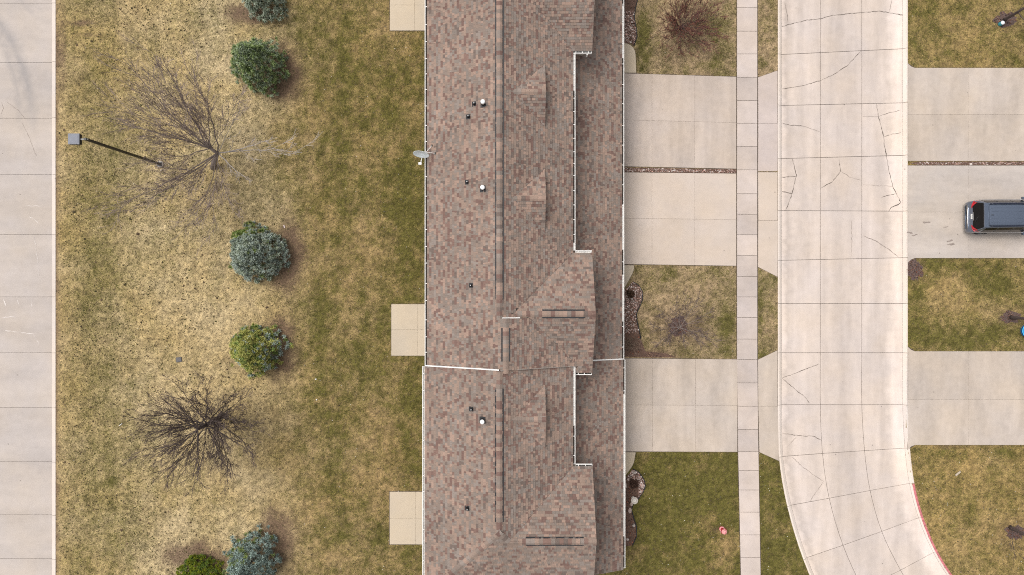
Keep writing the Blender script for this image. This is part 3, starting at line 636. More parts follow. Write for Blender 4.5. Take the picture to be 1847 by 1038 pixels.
def muted(L, k_=.27, m_=(.250, .188, .156)): return [(p_, tuple(c_[i] * (1 - k_) + m_[i] * k_ for i in range(3))) for p_, c_ in L]
TONES = muted([(0.0, (.275, .204, .165)), (.16, (.228, .180, .152)), (.32, (.330, .232, .182)), (.46, (.225, .192, .168)), (.58, (.385, .262, .205)), (.68, (.160, .088, .074)), (.78, (.205, .120, .098)), (.86, (.275, .232, .205)), (.95, (.135, .105, .092))])
def shingle_mat(name, obj_random):
    m, t, b = mat(name, 0.92, 0.2)
    if obj_random: f = nd(t, 'ShaderNodeObjectInfo').outputs['Random']
    else: f = nd(t, 'ShaderNodeAttribute', attribute_name='tone').outputs['Fac']
    c = ramp(t, f, TONES, 'CONSTANT'); p = pos(t)
    n1 = noise(t, 60, 3, p, .7); n2 = noise(t, .45, 4, p)
    fac = mathn(t, 'ADD', mathn(t, 'MULTIPLY', n1, .5), mathn(t, 'MULTIPLY', n2, .5)); fac = mathn(t, 'MULTIPLY', mathn(t, 'ADD', fac, .5), .87)
    v = nd(t, 'ShaderNodeVectorMath', operation='SCALE'); t.links.new(c, v.inputs[0]); t.links.new(fac, v.inputs['Scale'])
    t.links.new(v.outputs[0], b.inputs['Base Color']); bump(t, b, n1, .004, .6); return m
M['shingle'] = shingle_mat('roof_shingle', False); M['cap'] = shingle_mat('ridge_cap_shingle', True)

def scan(poly, up, d):
    """t-intervals of the polygon on the line (p . up) = d"""
    tx = Vector((-up[1], up[0])); ts = []; n = len(poly)
    for i in range(n):
        a, b_ = Vector(poly[i]), Vector(poly[(i + 1) % n]); da = a.dot(up) - d; db = b_.dot(up) - d
        if (da > 0) != (db > 0): q = a + (b_ - a) * (da / (da - db)); ts.append(q.dot(tx))
    ts.sort(); return list(zip(ts[0::2], ts[1::2]))
def slope(name, poly, zf, up, label=None, e=0.128, thick=0.14):
    """one roof plane: a deck with real overlapping shingle tabs"""
    up = Vector(up).normalized(); tx = Vector((-up.y, up.x)); poly = ccw(poly)
    mb = MB(); n = len(poly)
    V = [(x, y, zf(x, y) - .004) for x, y in poly] + [(x, y, zf(x, y) - thick) for x, y in poly]
    mb.v = V; mb.f = [tuple(range(n)), tuple(n + i for i in reversed(range(n)))] + [(i, n + i, n + (i + 1) % n, (i + 1) % n) for i in range(n)]; mb.mi = [0] * (n + 2)
    deck = hpart(mb, name, M['under'])
    if label: deck['label'] = label
    ds = [Vector(p_).dot(up) for p_ in poly]; d = min(ds) - .02; sv = []; sf = []; tone = []
    prev = R.random()
    while d < max(ds) - .005:
        d1 = min(d + e, max(ds) - .001); lo = scan(poly, up, max(d, min(ds) + .002)); hi = scan(poly, up, d1 - .001 if d1 < max(ds) else max(ds) - .002)
        if len(lo) != len(hi):
            hi = lo if len(lo) else hi; lo = lo if len(lo) else hi
        for (l0, r0), (l1, r1) in zip(lo, hi):
            t = min(l0, l1) - R.uniform(0, .3); end = max(r0, r1)
            while t < end:
                wdt = R.choice([.08, .10, .12, .15, .18, .23]) * R.uniform(.85, 1.15); t2 = t + wdt
                a0, b0 = max(t, l0), min(t2, r0); a1, b1 = max(t, l1), min(t2, r1); t = t2
                if b0 - a0 < .004 and b1 - a1 < .004: continue
                a0, b0 = (a0, max(a0, b0)); a1, b1 = (a1, max(a1, b1)); a0 = min(a0, r0); b0 = max(b0, l0)
                th = R.choice([.014, .016, .028, .030]); g = .002
                q = [(up * d + tx * (a0 + g)), (up * d + tx * (b0 - g)), (up * (d1 + .01) + tx * (b1 - g)), (up * (d1 + .01) + tx * (a1 + g))]
                zz = [zf(*p_) for p_ in q]; n0 = len(sv)
                sv += [(q[0].x, q[0].y, zz[0] + th), (q[1].x, q[1].y, zz[1] + th), (q[2].x, q[2].y, zz[2] + .003), (q[3].x, q[3].y, zz[3] + .003), (q[0].x, q[0].y, zz[0] - .002), (q[1].x, q[1].y, zz[1] - .002)]
                # keep the top facing up
                sf += [(n0 + 3, n0 + 2, n0 + 1, n0), (n0, n0 + 1, n0 + 5, n0 + 4), (n0, n0 + 4, n0 + 3), (n0 + 1, n0 + 2, n0 + 5)]
                if R.random() > .14: prev = R.random()
                tone += [prev] * 4
        d += e
    mb = MB(); mb.v = sv; mb.f = sf; o = hpart(mb, 'shingles', M['shingle'], deck); o['kind'] = 'stuff'
    me = o.data; me.attributes.new('tone', 'FLOAT', 'FACE').data.foreach_set('value', tone)
    return deck
Rg = dict(A=(-.64, 7.35), B=(-.32, 7.51), C=(-.64, 7.55))
YB0, YBC, YLC = -1.57, -4.2, -4.13
zAl = lambda x, y: 5.4 + .5 * (x + 4.54); zAr = lambda x, y: 7.35 - .5 * (x + .64); zBr = lambda x, y: 7.51 - .5 * (x + .32)
zCl = lambda x, y: 7.55 + .5 * (x + .64); zCr = lambda x, y: 7.55 - .5 * (x + .64)
g1 = -1.353; g0 = 15.9; g2 = -12.93
zG1n = lambda x, y: 7.0 - .5 * (y - g1); zG1s = lambda x, y: 7.0 + .5 * (y - g1); zG0n = lambda x, y: 7.0 - .5 * (y - g0); zG0s = lambda x, y: 7.0 + .5 * (y - g0)
zG2n = lambda x, y: 7.3 - .5 * (y - g2); zS = lambda x, y: 7.3 + .5 * (y - g2)
zLa = lambda x, y: 2.75 + .4 * (6.31 - x); zLc = lambda x, y: 2.85 + .4 * (6.36 - x)
sA = slope('roof_slope', [(-4.54, 20.2), (-4.54, YBC), (-.32, YBC), (-.32, YB0), (-.64, YB0), (-.64, 20.2)], zAl, (1, 0), 'long rear roof slope facing the back lawn')
slope('roof_slope', [(-.64, YB0), (.277, YB0), (.06, g1), (3.26, 1.85), (3.26, 12.7), (.06, g0), (3.26, 19.1), (3.26, 20.2), (-.64, 20.2)], zAr, (-1, 0))
slope('roof_slope', [(-.32, YB0), (.917, YB0), (3.547, YBC), (-.32, YBC)], zBr, (-1, 0))
sG1 = slope('roof_slope', [(.06, g1), (4.3, g1), (4.3, 1.85), (3.26, 1.85)], zG1n, (0, -1))
slope('roof_slope', [(.06, g1), (4.3, g1), (4.3, -4.55), (3.36, -4.55), (3.36, YBC), (3.547, YBC), (.917, YB0), (.277, YB0)], zG1s, (0, 1))
sG0 = slope('roof_slope', [(.06, g0), (4.3, g0), (4.3, 12.7), (3.26, 12.7)], zG0s, (0, 1)); slope('roof_slope', [(.06, g0), (4.3, g0), (4.3, 19.1), (3.26, 19.1)], zG0n, (0, -1))
sC = slope('roof_slope', [(-4.65, YBC), (-4.65, -16.33), (-4.54, -16.33), (-.64, -12.43), (-.64, YBC)], zCl, (1, 0), 'rear roof slope of the lower end unit')
slope('roof_slope', [(-.64, YBC), (3.24, YBC), (3.24, -9.55), (-.14, g2), (-.64, -12.43)], zCr, (-1, 0))
slope('roof_slope', [(-.14, g2), (4.3, g2), (4.3, -9.55), (3.24, -9.55)], zG2n, (0, -1))
sS = slope('roof_slope', [(-.64, -12.43), (-.14, g2), (4.3, g2), (4.3, -16.33), (-4.54, -16.33)], zS, (0, 1), 'hipped end roof slope at the bottom of the picture')
slope('roof_slope', [(6.31, 20.2), (6.31, YLC), (3.02, YLC), (3.02, 20.2)], zLa, (-1, 0), 'low garage roof slope along the front', 0.132)
slope('roof_slope', [(6.36, YLC), (6.36, -16.2), (3.02, -16.2), (3.02, YLC)], zLc, (-1, 0), 'low garage roof slope of the lower end unit', 0.132)
for yr, zr, pl in ((10.06, 7.0, zAr), (4.576, 7.0, zAr), (-6.73, 7.2, zCr)):       # little gables on the front slope
    xb, xf = .06, 1.74; h_ = (xf - xb)
    dn = slope('dormer_slope', [(xb, yr), (xf, yr), (xf, yr + h_)], lambda x, y, a=yr, b=zr: b - .5 * (y - a) + .012, (0, -1), thick=.03)
    slope('dormer_slope', [(xb, yr), (xf, yr), (xf, yr - h_)], lambda x, y, a=yr, b=zr: b + .5 * (y - a) + .012, (0, 1), thick=.03)
    mb = MB(); mb.face([(xf - .06, yr - h_ + .1, pl(xf, 0) - .0), (xf - .06, yr + h_ - .1, pl(xf, 0)), (xf - .06, yr, zr - .05)]); hpart(mb, 'dormer_face', M['white'])

def ridge(p0, p1, parent, pitch=.5, wid=.30, vent=None, up=0.02, e=.21):
    """ridge caps as single shingles; vent: stretch (t0, t1) in metres that is a raised black ridge vent"""
    p0, p1 = Vector(p0), Vector(p1); d = p1 - p0; L = d.length; d.normalize(); side = d.cross(Vector((0, 0, 1))).normalized(); nrm = side.cross(d)
    key = (round(pitch, 2), wid)
    if key not in ridge.cache:
        hw = wid / 2; dr = hw * pitch; ln = e + .03; V = []
        for x, h in ((0, .012), (ln, .004)):
            V += [(x, -hw, -dr + h), (x, -hw * .25, -dr * .16 + h), (x, hw * .25, -dr * .16 + h), (x, hw, -dr + h)]
        V += [(0, -hw, -dr - .01), (0, -hw * .25, -dr * .16 - .01), (0, hw * .25, -dr * .16 - .01), (0, hw, -dr - .01), (ln, -hw, -dr - .01), (ln, hw, -dr - .01)]
        F = [(0, 4, 5, 1), (1, 5, 6, 2), (2, 6, 7, 3), (8, 0, 1, 9), (9, 1, 2, 10), (10, 2, 3, 11), (8, 12, 4, 0), (3, 7, 13, 11)]
        me = bpy.data.meshes.new('cap_shingle'); me.from_pydata(V, [], F); me.materials.append(M['cap']); ridge.cache[key] = me
    me = ridge.cache[key]; rot = Matrix((d, -side, nrm)).transposed().to_4x4()
    host = parent
    if vent:
        a, b_ = p0 + d * vent[0], p0 + d * vent[1]; mb = MB(); mt = Matrix.Translation(a) @ rot; hw = wid / 2 + .075
        for s in (-1, 1):
            mb.box((0, min(s * (hw - .085), s * hw), -hw * pitch - .03), ((b_ - a).length, max(s * (hw - .085), s * hw), -hw * pitch + up + .024), 0, mt)
        host = hpart(mb, 'ridge_vent', M['black'])
    t = 0
    while t < L - .02:
        inv = vent and vent[0] - .01 <= t < vent[1] - .05
        o = bpy.data.objects.new('cap_shingle', me); q = p0 + d * t + nrm * (up + (.024 if inv else .0))
        o.matrix_world = Matrix.Translation(q - HL) @ rot; COL.objects.link(o); o.parent = host
        t += e
ridge.cache = {}
ridge((-.64, 20.2, 7.35), (-.64, YB0 + .03, 7.35), sA, vent=(.4, 20.8))
ridge((-.32, YB0 - .03, 7.51), (-.32, YBC + .02, 7.51), sA, vent=(.45, 2.15))
ridge((-.64, YBC - .06, 7.55), (-.64, -12.4, 7.55), sC, vent=(.85, 7.6))
ridge((4.3, g1, 7.0), (.35, g1, 7.0), sG1, vent=(.55, 2.75)); ridge((4.3, g0, 7.0), (.1, g0, 7.0), sG0, vent=(.55, 2.75))
ridge((4.3, g2, 7.3), (-.1, g2, 7.3), sS, vent=(.65, 3.6))
ridge((-4.54, -16.33, 5.6), (-.64, -12.43, 7.55), sC, .36, .32, e=.24)
ridge((-.14, g2, 7.3), (-.62, -12.45, 7.55), sS, .36, .32)
for yr, zr in ((10.06, 7.0), (4.576, 7.0), (-6.73, 7.2)): ridge((1.74, yr, zr), (.12, yr, zr), sA, .5, .26, up=.03)

# walls, doors, windows (under the eaves)
M['siding'], t, b = mat('lap_siding', .7); wv = nd(t, 'ShaderNodeTexWave', wave_type='BANDS', bands_direction='Z', wave_profile='SAW'); wv.inputs['Scale'].default_value = 1.6
t.links.new(pos(t), wv.inputs['Vector']); b.inputs['Base Color'].default_value = (.52, .46, .38, 1); bump(t, b, wv.outputs['Fac'], .02, .8)
wn = noise(t, 2, 3, pos(t)); t.links.new(ramp(t, wn, [(.3, (.48, .42, .34)), (.7, (.56, .50, .42))]), b.inputs['Base Color'])
mb = MB()
for x0, x1, y0, y1, z1 in ((-4.28, 3.0, YBC, 19.9, 5.3), (-4.38, 3.0, -15.95, YBC, 5.42), (3.0, 6.0, YBC, 19.9, 2.62), (3.0, 6.04, -15.95, YBC, 2.72)): mb.box((x0, y0, 0), (x1, y1, z1))
hpart(mb, 'wall', M['siding'])
for y0, y1, zb, yr, zr in ((1.6, -4.25, 2.9, g1, 6.86), (18.8, 13.0, 2.9, g0, 6.86), (-9.85, -15.95, 3.0, g2, 7.16)):
    mb = MB(); mb.box((3.0, y1, zb), (4.0, y0, 5.3)); mb.face([(4.0, y1, 5.3), (4.0, y0, 5.3), (4.0, yr, zr)]); w_ = hpart(mb, 'bay_wall', M['siding'])
    for yy in (yr - 1.1, yr + 1.1):
        mb = MB(); mb.box((4.0, yy - .5, 4.0), (4.05, yy + .5, 5.1)); wf = hpart(mb, 'window', M['white'], w_); mb = MB(); mb.box((4.052, yy - .42, 4.08), (4.058, yy + .42, 5.02)); hpart(mb, 'pane', M['glass'], w_)
mb = MB(); mb.face([(-4.28, 19.9, 5.3), (3.0, 19.9, 5.3), (-.64, 19.9, 7.2)]); hpart(mb, 'gable_wall', M['siding'])
def gdoor(y, x):
    mb = MB(); mb.box((x, y - 2.45, .03), (x + .06, y + 2.45, 2.2)); f_ = hpart(mb, 'garage_door', M['white'])
    for i in range(4):
        for j in range(8):
            yy = y - 2.4 + j * .6; mb = MB(); mb.box((x + .06, yy + .05, .1 + i * .53), (x + .075, yy + .55, .1 + i * .53 + .43)); hpart(mb, 'panel', M['white'], f_)
gdoor(P(0, 217)[1], 6.0); gdoor(P(0, 395)[1], 6.0); gdoor(P(0, 731)[1], 6.04)
for yy, x in ((P(0, 100)[1], 6.0), (P(0, 500)[1], 6.0), (P(0, 838)[1], 6.04)):
    mb = MB(); mb.box((x, yy - .48, .05), (x + .05, yy + .48, 2.15)); dd = hpart(mb, 'front_door', M['red_paint'] if False else M['white']); mb = MB(); mb.box((x + .05, yy + .34, 1.0), (x + .11, yy + .38, 1.1)); hpart(mb, 'handle', M['black'], dd)
for yy in [16, 12.5, 7, 3.5, -1.5, -6, -9.5, -14]:
    x = -4.28 if yy > YBC else -4.38
    mb = MB(); mb.box((x - .05, yy - .6, 3.5), (x, yy + .6, 4.8)); wf = hpart(mb, 'window', M['white']); mb = MB(); mb.box((x - .058, yy - .52, 3.58), (x - .052, yy + .52, 4.72)); hpart(mb, 'pane', M['glass'], wf)
for py in (10, 595, 935):
    yy = P(0, py)[1]; x = -4.28 if yy > YBC else -4.38
    mb = MB(); mb.box((x - .05, yy - .95, .06), (x, yy + .95, 2.15)); wf = hpart(mb, 'patio_door', M['white'])
    for s in (-.5, .5): mb = MB(); mb.box((x - .058, yy + s - .4, .14), (x - .052, yy + s + .4, 2.05)); hpart(mb, 'pane', M['glass'], wf)

# gutters: open white channels with hangers and dark debris
def gutter(p0, p1, out, gap=.95, w=.135, debris=True, dep=.11, hang=True, strip=.55):
    p0, p1 = Vector(p0), Vector(p1); d = (p1 - p0); L = d.length; d.normalize(); o_ = Vector(out); mt = Matrix((d, o_, Vector((0, 0, 1)))).transposed().to_4x4(); mt = Matrix.Translation(p0) @ mt
    mb = MB(); mb.box((0, 0, -dep), (L, .012, .0), 0, mt); mb.box((0, .0125, -dep), (L, w - .035, -dep + .012), 0, mt); mb.box((0, w - .0345, -dep), (L, w, .012), 0, mt)
    for e0 in (0, L - .012): mb.box((e0, .013, -dep + .0125), (e0 + .012, w - .035, .008), 0, mt)
    if hang:
        t = gap * .4
        while t < L - .05: mb.box((t, .0125, -.014), (t + .032, w - .035, .002), 0, mt); t += gap * R.uniform(.85, 1.15)
    g = hpart(mb, 'gutter', M['white'])
    if debris:
        mb = MB(); t = 0
        while t < L:                     # runs of wet leaf litter with bare stretches
            l2 = R.uniform(1, 4)
            if R.random() < strip + .25: mb.box((t, .0128, -dep + .0126), (min(L, t + l2), w - .036, -dep + R.uniform(.02, .03)), 0, mt)
            t += l2
        if mb.v: hpart(mb, 'leaf_litter', M['debris'], g)
    return g
gutter((-4.545, 20.2, 5.37), (-4.545, YBC + .02, 5.37), (-1, 0, 0)); gutter((-4.655, YBC - .01, 5.51), (-4.655, -16.3, 5.51), (-1, 0, 0), debris=False)
gutter((3.265, 12.56, 5.37), (3.265, 1.99, 5.37), (1, 0, 0), .72); gutter((3.245, YBC + .02, 5.58), (3.245, -9.42, 5.58), (1, 0, 0), .9, strip=.3)
for y, s, z in ((12.695, -1, 5.37), (1.855, 1, 5.37), (-4.555, -1, 5.37), (-9.545, 1, 5.59)): gutter((3.27 if s < 0 and z < 5.5 and y > 0 else 3.4, y, z), (4.28, y, z), (0, s, 0), .35, strip=.4)
gutter((3.41, 19.105, 5.37), (4.28, 19.105, 5.37), (0, 1, 0), .35)
gutter((6.315, 20.2, 2.73), (6.315, YLC + .02, 2.73), (1, 0, 0), 1.15); gutter((6.365, YLC - .01, 2.83), (6.365, -16.1, 2.83), (1, 0, 0), 1.15, strip=.3)
gutter((-4.5, -16.335, 5.56), (4.2, -16.335, 5.56), (0, -1, 0))
# white rake trim where the stepped roofs meet
def trim(a, b_, w, h, yoff):
    a, b_ = Vector(a), Vector(b_); mb = MB(); p = [a + Vector((0, yoff, .03)), b_ + Vector((0, yoff, .03)), b_ + Vector((0, yoff + w, .03)), a + Vector((0, yoff + w, .03))]
    q = [v - Vector((0, 0, h)) for v in p]
    mb.face(p); mb.face(q[::-1])
    for i in range(4): mb.face([p[i], q[i], q[(i + 1) % 4], p[(i + 1) % 4]])
    hpart(mb, 'rake_trim', M['white'])
trim((-4.65, YBC, zCl(-4.65, 0)), (-.66, YBC, zCl(-.66, 0)), .055, .2, 0.002); trim((4.32, YLC, zLc(4.32, 0)), (6.34, YLC, zLc(6.34, 0)), .055, .2, 0.002)
trim((-.5, YB0, zBr(-.18, 0) - .10), (.42, YB0, zBr(.42, 0) - .02), .045, .25, 0.002)
mb = MB(); mb.tube([(-.6, YBC + .012, zCr(-.6, 0) + .05), (.6, YBC + .012, zBr(.6, 0) + .02), (3.3, YBC + .012, zBr(3.3, 0) + .02)], .018, 5); hpart(mb, 'step_flashing', plain('grey_flashing', (.30, .26, .23), .6))
for x, y, z0, z1 in ((4.05, 12.55, 4.95, 5.3), (-4.5, 8.2, .1, 5.3), (6.2, 6.9, .1, 2.65), (6.25, -15.8, .1, 2.7), (-4.55, -15.9, .1, 5.4)):
    mb = MB(); mb.box((x - .04, y - .035, z0), (x + .04, y + .035, z1)); hpart(mb, 'downspout', M['white'])
# vent pipes on the rear slope
def vent(px, py, white):
    pl = zAl if py < 660 else zCl; z = 6.9; 
    for _ in range(4): x, y = P(px, py, z); z = pl(x, y)
    b_ = Vector((x, y, z)); sl = Matrix.Rotation(-math.atan(.5), 4, 'Y')
    mb = MB(); s_ = .17 if white else .125
    mb.box((-s_, -s_, .004), (s_, s_, .022), 0, Matrix.Translation(b_) @ sl); mb.lathe([(.11 if white else .09, .0), (.10 if white else .075, .06), (.055, .15), (.04, .16)], tuple(b_), 12)
    fl = hpart(mb, 'vent_flashing', M['black'], None, False)
    mb = MB(); mb.lathe([(.05, 0), (.05, .50 if white else .26), (.035, .50 if white else .26), (.035, .2)], tuple(b_), 12); hpart(mb, 'vent_pipe', M['black'] if not white else M['white'], fl)
    if white: mb = MB(); mb.lathe([(.0, .56), (.10, .55), (.115, .52), (.115, .44), (.09, .44)], tuple(b_), 16); hpart(mb, 'vent_cap', plain('white_pvc', (.86, .86, .85), .4), fl, True)
    else: mb = MB(); mb.lathe([(.0, .25), (.03, .255)], tuple(b_), 8); hpart(mb, 'vent_mouth', plain('grey_metal', (.45, .45, .45), .4), fl)
for a in ((855, 188, 0), (871.5, 188.5, 1), (844.5, 211, 0), (842.5, 329, 0), (871, 341, 1), (849, 515, 0), (850, 738, 0), (870.5, 758, 1), (843, 917, 0)): vent(*a)

# ------------------------------------------------------------------ satellite dish
b_ = P3(760, 276, 6.05); dish = empty('satellite_dish', (-4.6, b_.y, 5.35)); tag(dish, 'small pale satellite dish on the rear gutter edge of the roof', 'satellite dish')
rt = Matrix.Rotation(math.radians(-7), 4, 'Z') @ Matrix.Rotation(math.radians(76), 4, 'X')
dm = plain('dish_paint', (.78, .84, .86), .5); c = Vector((b_.x + 4.6, 0, .70))
mb = MB(); mb.lathe([(.0, 0), (.15, .012), (.28, .035), (.40, .075), (.43, .09), (.43, .10), (.40, .092), (.28, .05), (.0, .015)], tuple(c), 28, 0, rt); mb.build('reflector', dm, dish, True)
MB().tube([(.06, .10, .02), (.05, .08, .4), tuple(c + Vector((0, .05, -.05)))], .025, 8).build('mast', M['white'], dish)
MB().tube([tuple(c + Vector((.02, .0, -.36))), tuple(c + Vector((-.03, -.25, -.34))), tuple(c + Vector((-.06, -.50, -.22)))], .022, 6).build('feed_arm', M['white'], dish)
MB().box((-.09, -.06, -.05), (.07, .06, .07)).build('feed_horn', M['white'], dish).location = c + Vector((-.08, -.54, -.18))
for q in ((.52, .05, .30), (.32, .48, .20)): MB().tube([(.04, .08, .45), q], .016, 5).build('strut', M['white'], dish); MB().box((q[0] - .05, q[1] - .05, q[2] - .02), (q[0] + .05, q[1] + .05, q[2] + .02)).build('foot_plate', M['debris'], dish)

# ------------------------------------------------------------------ street light of the parking lot
bp = P3(290, 297); pole = empty('light_pole', bp); tag(pole, 'tall dark square light pole with a box lamp beside the parking lot', 'light pole')
HP = 7.5; tp = P3(153, 251, HP) - bp; lean = Vector((tp.x, tp.y, 0))
bz = plain('bronze_paint', (.020, .019, .018), .45); gt = plain('lamp_top', (.155, .165, .200), .5, 0, .1, 4)
def sqtube(mb, a, b, w):
    a, b = Vector(a), Vector(b); n0 = len(mb.v)
    for p_ in (a, b):
        for sx, sy in ((-1, -1), (1, -1), (1, 1), (-1, 1)): mb.v.append((p_.x + sx * w, p_.y + sy * w, p_.z))
    for i in range(4): j = (i + 1) % 4; mb.f.append((n0 + i, n0 + j, n0 + 4 + j, n0 + 4 + i)); mb.mi.append(0)
    mb.f.append((n0 + 4, n0 + 5, n0 + 6, n0 + 7)); mb.mi.append(0); return mb
sqtube(MB(), (0, 0, .12), (lean.x, lean.y, HP), .062).build('pole', bz, pole)
MB().lathe([(.0, .15), (.19, .14), (.22, .10), (.22, -.05)], (0, 0, 0), 14).build('footing', plain('footing_concrete', (.42, .36, .31), .9, 0, .2, 9), pole)
MB().box((-.14, -.14, .14), (.14, .14, .17)).build('base_plate', bz, pole)
MB().box((lean.x - .30, lean.y - .035, HP - .14), (lean.x + .10, lean.y + .035, HP - .06)).build('arm', plain('arm_grey', (.25, .25, .24), .5), pole)
hx = lean.x - .28; MB().box((hx - .55, lean.y - .26, HP - .22), (hx, lean.y + .26, HP - .02)).build('lamp_head', [bz], pole)
mb = MB(); mb.box((hx - .56, lean.y - .27, HP - .02), (hx + .01, lean.y + .27, HP + .02)); mb.box((hx - .50, lean.y - .21, HP + .02), (hx - .05, lean.y + .21, HP + .035)); mb.build('lamp_cover', gt, pole)
mb = MB(); mb.box((hx - .47, lean.y - .18, HP - .235), (hx - .08, lean.y + .18, HP - .222)); mb.build('lens', plain('lens_glass', (.6, .6, .55), .2), pole)
o = pebbles('footing_straw', blob(293, 299, 13, 10, 14, .3), 120, .045, [(.5, .42, .32), (.42, .33, .24), (.3, .22, .16)], None, .01, 5); tag(o, 'ring of pale straw and pebbles at the foot of the light pole', 'straw', None, 'stuff')

# ------------------------------------------------------------------ evergreens
def spruce(name, px, py, Rm, Ht, label, tones, seed, group=None, flat=False, sx=1.0, sy=1.0, bare=None, wave=1.0):
    """rounded conifer: tufts of needled twigs on a dome; tones = list of (weight map, dark, light)"""
    rr = np.random.default_rng(seed); bs = P3(px, py); root = empty(name, bs); tag(root, label, 'tree' if not flat else 'shrub', group)
    MB().tube([(0, 0, -.05), (0.02, .01, Ht * .45), (0, 0, Ht * .92)], [.11 if not flat else .06, .08, .015], 8).build('trunk', M['bark'], root)
    cen = []; nC = int(560 * (Rm / 1.75) ** 2)
    for i in range(nC):
        u = (i + .5) / nC; t = u ** 0.9                      # 0 base .. 1 top
        th = i * 2.39996 + rr.uniform(-.25, .25); lob = 1 + .07 * math.sin(3 * th + seed) + .05 * math.sin(7 * th + seed * 2)
        if flat: z = Ht * (.25 + .75 * math.sin(t * 1.57)); r = Rm * math.cos(t * 1.57) * lob
        else: z = .12 + (Ht - .12) * t; r = Rm * lob * (1 - t ** 1.25) ** .78 * (1 if t > .12 else .88 + t)
        r *= rr.uniform(.84, 1.05) if i % 3 else rr.uniform(.55, .8); cen.append((r * math.cos(th) * sx, r * math.sin(th) * sy, z + rr.uniform(-.08, .08), th, t))
    ce = np.array(cen); lump = ce[rr.choice(len(ce), max(4, int(34 * (Rm / 1.75) ** 2)), replace=False)][:, :3]
    dl = np.sqrt(((ce[:, None, :3] - lump[None]) ** 2).sum(2)).min(1); off = .14 - np.clip(dl / .42, 0, 1.5) * .22
    th, t = ce[:, 3], ce[:, 4]; off = off * min(1, Rm / 1.2)
    cc = ce[:, :3] + np.column_stack((np.cos(th) * off, np.sin(th) * off, off * .5))
    if bare: q = np.hypot(cc[:, 0] - bare[0], cc[:, 1] - bare[1]) > bare[2]; cc, th, t = cc[q], th[q], t[q]
    N = len(cc); K, NN = 22, 7
    out = np.column_stack((np.cos(th), np.sin(th), .45 + 1.0 * t * t)); out /= np.linalg.norm(out, axis=1)[:, None]
    W = np.array([[max(.02, f(a[0] / Rm, a[1] / Rm, a[2] / Ht)) for f, _, _ in tones] for a in cc]); W /= W.sum(1)[:, None]
    ti = (W.cumsum(1) < rr.random(N)[:, None]).sum(1).clip(0, len(tones) - 1); dk = np.array([x[1] for x in tones])[ti]; lt = np.array([x[2] for x in tones])[ti]; cv = rr.uniform(.78, 1.2, N)
    rad = rr.uniform(.15, .26, N) * (.8 if flat else 1); core = cc - out * rad[:, None] * .75
    un = lambda a: a / np.linalg.norm(a, axis=-1, keepdims=True)
    d = un(out[:, None] * .75 + rr.normal(0, .55, (N, K, 3))); L = rad[:, None, None] * rr.uniform(.75, 1.15, (N, K, 1)); a = core[:, None] + d * L * .15; e = core[:, None] + d * L
    o1 = un(np.cross(d, [.3, .5, .8])); o2 = np.cross(d, o1); tip = (rr.random((N, K)) < .65)
    s0 = rr.uniform(.1, .8, (N, K, NN, 1)); ph = rr.uniform(0, 6.28, (N, K, NN, 1)); sd_ = o1[:, :, None] * np.cos(ph) + o2[:, :, None] * np.sin(ph)
    p0 = a[:, :, None] + (e - a)[:, :, None] * s0; dd = d[:, :, None]; q = p0 + (dd * .75 + sd_ * .65) * rr.uniform(.05, .095, (N, K, NN, 1)); wv_ = np.cross(np.broadcast_to(dd, sd_.shape), sd_) * .0095
    V1 = np.stack((p0 - wv_, p0 + wv_, q), 3).reshape(-1, 3); V2 = np.stack((a - o1 * .018, a + o1 * .018, e), 2).reshape(-1, 3)
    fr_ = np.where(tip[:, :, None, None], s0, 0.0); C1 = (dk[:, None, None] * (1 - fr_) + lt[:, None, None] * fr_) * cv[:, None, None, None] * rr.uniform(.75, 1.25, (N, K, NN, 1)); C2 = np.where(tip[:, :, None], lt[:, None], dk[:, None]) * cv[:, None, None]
    V = np.concatenate((V1, V2)); C = np.concatenate((C1.reshape(-1, 3), C2.reshape(-1, 3))); nt_ = len(V) // 3
    o = mobj('crown', V.tolist(), np.arange(nt_ * 3).reshape(-1, 3).tolist(), M['leafcol'], root)
    C = np.clip(np.column_stack((C, np.ones(len(C)))), 0, 1).astype(np.float32); o.data.attributes.new('tint', 'FLOAT_COLOR', 'FACE').data.foreach_set('color', C.ravel())
    return root
M['bark'] = plain('bark', (.10, .075, .06), .95, 0, .4, 18)
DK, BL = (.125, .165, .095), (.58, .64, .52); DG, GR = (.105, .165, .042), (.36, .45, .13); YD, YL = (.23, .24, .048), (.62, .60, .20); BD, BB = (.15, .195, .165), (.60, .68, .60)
one = lambda x, y, z: 1.0
GE = 'spruces in a line on the back lawn'
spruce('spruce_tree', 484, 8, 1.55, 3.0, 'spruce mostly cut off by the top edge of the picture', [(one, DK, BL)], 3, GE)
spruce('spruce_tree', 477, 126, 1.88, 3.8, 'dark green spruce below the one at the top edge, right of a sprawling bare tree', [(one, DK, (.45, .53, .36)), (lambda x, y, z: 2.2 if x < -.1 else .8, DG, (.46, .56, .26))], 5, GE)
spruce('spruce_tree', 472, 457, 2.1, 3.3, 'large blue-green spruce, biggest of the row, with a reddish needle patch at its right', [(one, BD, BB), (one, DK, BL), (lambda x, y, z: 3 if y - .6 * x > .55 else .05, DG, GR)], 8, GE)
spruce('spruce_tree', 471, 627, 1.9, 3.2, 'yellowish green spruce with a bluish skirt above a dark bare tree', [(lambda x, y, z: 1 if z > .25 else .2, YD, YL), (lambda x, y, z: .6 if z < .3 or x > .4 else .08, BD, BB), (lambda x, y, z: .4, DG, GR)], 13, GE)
spruce('spruce_tree', 466, 1000, 1.8, 3.7, 'silvery blue spruce at the bottom edge beside a low shrub', [(one, BD, (.46, .58, .53)), (lambda x, y, z: .6 if y - x > .5 else .05, DK, GR)], 17, GE, sy=1.15)
